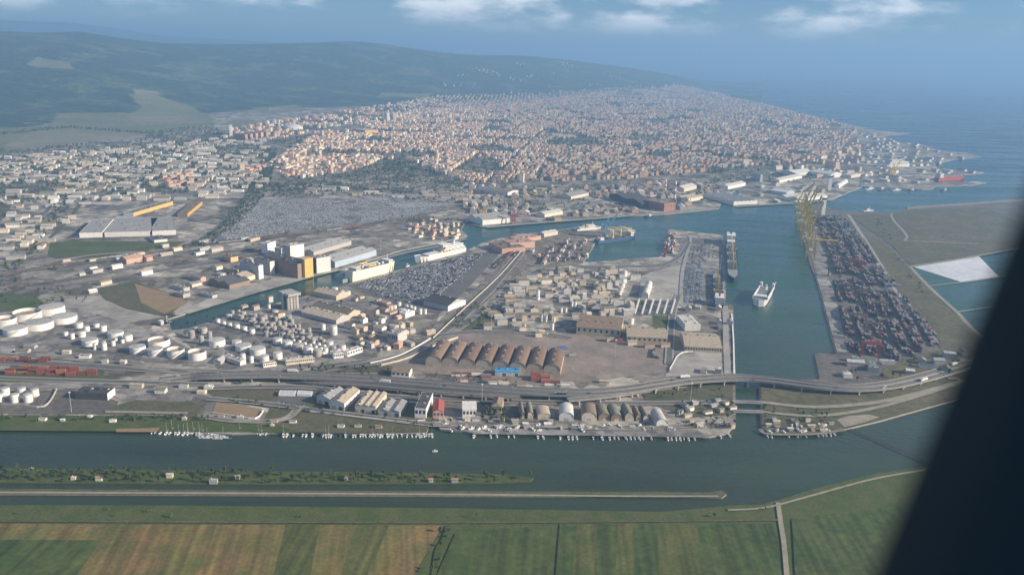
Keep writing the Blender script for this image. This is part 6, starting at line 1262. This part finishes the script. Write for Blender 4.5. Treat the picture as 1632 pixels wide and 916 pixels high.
# tall light masts of the yards
for i, (x, y, h) in enumerate([(637, 470, 30), (736, 452, 30), (695, 455, 30), (871, 562, 30), (980, 570, 28), (608, 584, 26), (1098, 560, 28), (783, 528, 26), (1100, 640, 26), (768, 640, 24), (500, 460, 26), (607, 402, 26), (1016, 448, 26), (1070, 470, 26), (114, 657, 26), (1148, 430, 30), (1165, 405, 34), (1159, 440, 34)]):
    p = P(x, y); t = thing('light_mast', 'tall thin floodlight mast, %s from the start of the yards' % ORD[i], 'light mast', p, 0, 'floodlight masts'); MB().cyl(0, 0, .45, 0, h, 8, .22).build('pole', 'steel', t); MB().cyl(0, 0, 1.4, h-1, h-.4, 10).build('lamp_ring', 'wall_white', t)
_m = sorted([o for o in bpy.data.objects if o.name.startswith('light_mast')], key=lambda o: proj(o.location)[0])
ordinals(_m, 'the tall thin floodlight masts')

# ================================================================== AIRCRAFT WINDOW
fr = thing('aircraft_window', 'dark rounded aircraft cabin window surround framing the view at the right', 'window frame'); fm = cam.matrix_world.copy(); fr.matrix_world = fm
Dw = .13
def rr_pts(hw, hh_, r, n=10):
    out = []
    for cx_, cy_, a0_ in ((hw-r, hh_-r, 0), (-hw+r, hh_-r, 90), (-hw+r, -hh_+r, 180), (hw-r, -hh_+r, 270)):
        for i in range(n+1): a = R(a0_+90*i/n); out.append((cx_+r*math.cos(a), cy_+r*math.sin(a)))
    return out
tilt = R(-22)
def ring(rings, name, m_):
    mb = MB(); n_ = len(rings[0][0]); ct, st_ = math.cos(tilt), math.sin(tilt)
    ox, oy = (.5275*Dw-.125*ct)+.0160, (-.105*Dw-.125*st_)
    for pts, z in rings:
        for x, y in pts: mb.v.append((ox+x*ct-y*st_, oy+x*st_+y*ct, z))
    for k in range(len(rings)-1):
        for i in range(n_): j = (i+1) % n_; mb.f.append((k*n_+i, k*n_+j, (k+1)*n_+j, (k+1)*n_+i)); mb.m.append(0)
    return mb.build(name, m_, fr, True)
ring([(rr_pts(.127, .18, .085), -Dw-.035), (rr_pts(.125, .178, .083), -Dw-.012), (rr_pts(.128, .181, .086), -Dw), (rr_pts(.139, .192, .095), -Dw+.006), (rr_pts(.147, .20, .10), -Dw+.006)], 'reveal', 'cabin_plastic')
ring([(rr_pts(.147, .20, .10), -Dw+.0065), (rr_pts(.150, .203, .103), -Dw+.012), (rr_pts(.20, .26, .14), -Dw+.014), (rr_pts(.26, .33, .17), -Dw+.004), (rr_pts(.27, .34, .18), -Dw-.03)], 'wall_panel', 'cabin_trim')

# ================================================================== things alike are told apart by their place
_lab = {}
for o in bpy.data.objects:
    if o.parent is None and o.get('category') and o.get('label'): _lab.setdefault(o['label'], []).append(o)
for lab, obs in _lab.items():
    if len(obs) < 2: continue
    obs.sort(key=lambda o: proj(o.location)[0]); nc = -(-len(obs)//len(ORD)); per = -(-len(obs)//nc)
    part = {1: [''], 2: [', left half', ', right half'], 3: [', left third', ', middle third', ', right third']}.get(nc, [', leftmost quarter', ', second quarter', ', third quarter', ', rightmost quarter'])
    for i, o in enumerate(obs):
        if i//per < len(part) and i % per < len(ORD): o['label'] = '%s from left, %s%s' % (ORD[i % per], lab, part[i//per])

# ------------------------------------------------------------------ haze
mb = MB(); mb.box(-125000, 125000, -5000, 125000, -2.5, 760, 0, None, True)
hz = mb.build('haze', [])
hm = bpy.data.materials.new('haze_air'); hm.use_nodes = True; hn = hm.node_tree.nodes; hl = hm.node_tree.links
hn.remove(hn['Principled BSDF']); pv = hn.new('ShaderNodeVolumePrincipled'); pv.inputs['Color'].default_value = (.26, .47, .74, 1); pv.inputs['Density'].default_value = 1.22e-4; pv.inputs['Anisotropy'].default_value = .15
hl.new(pv.outputs[0], hn['Material Output'].inputs['Volume']); hz.data.materials.append(hm); tag(hz, kind='stuff')
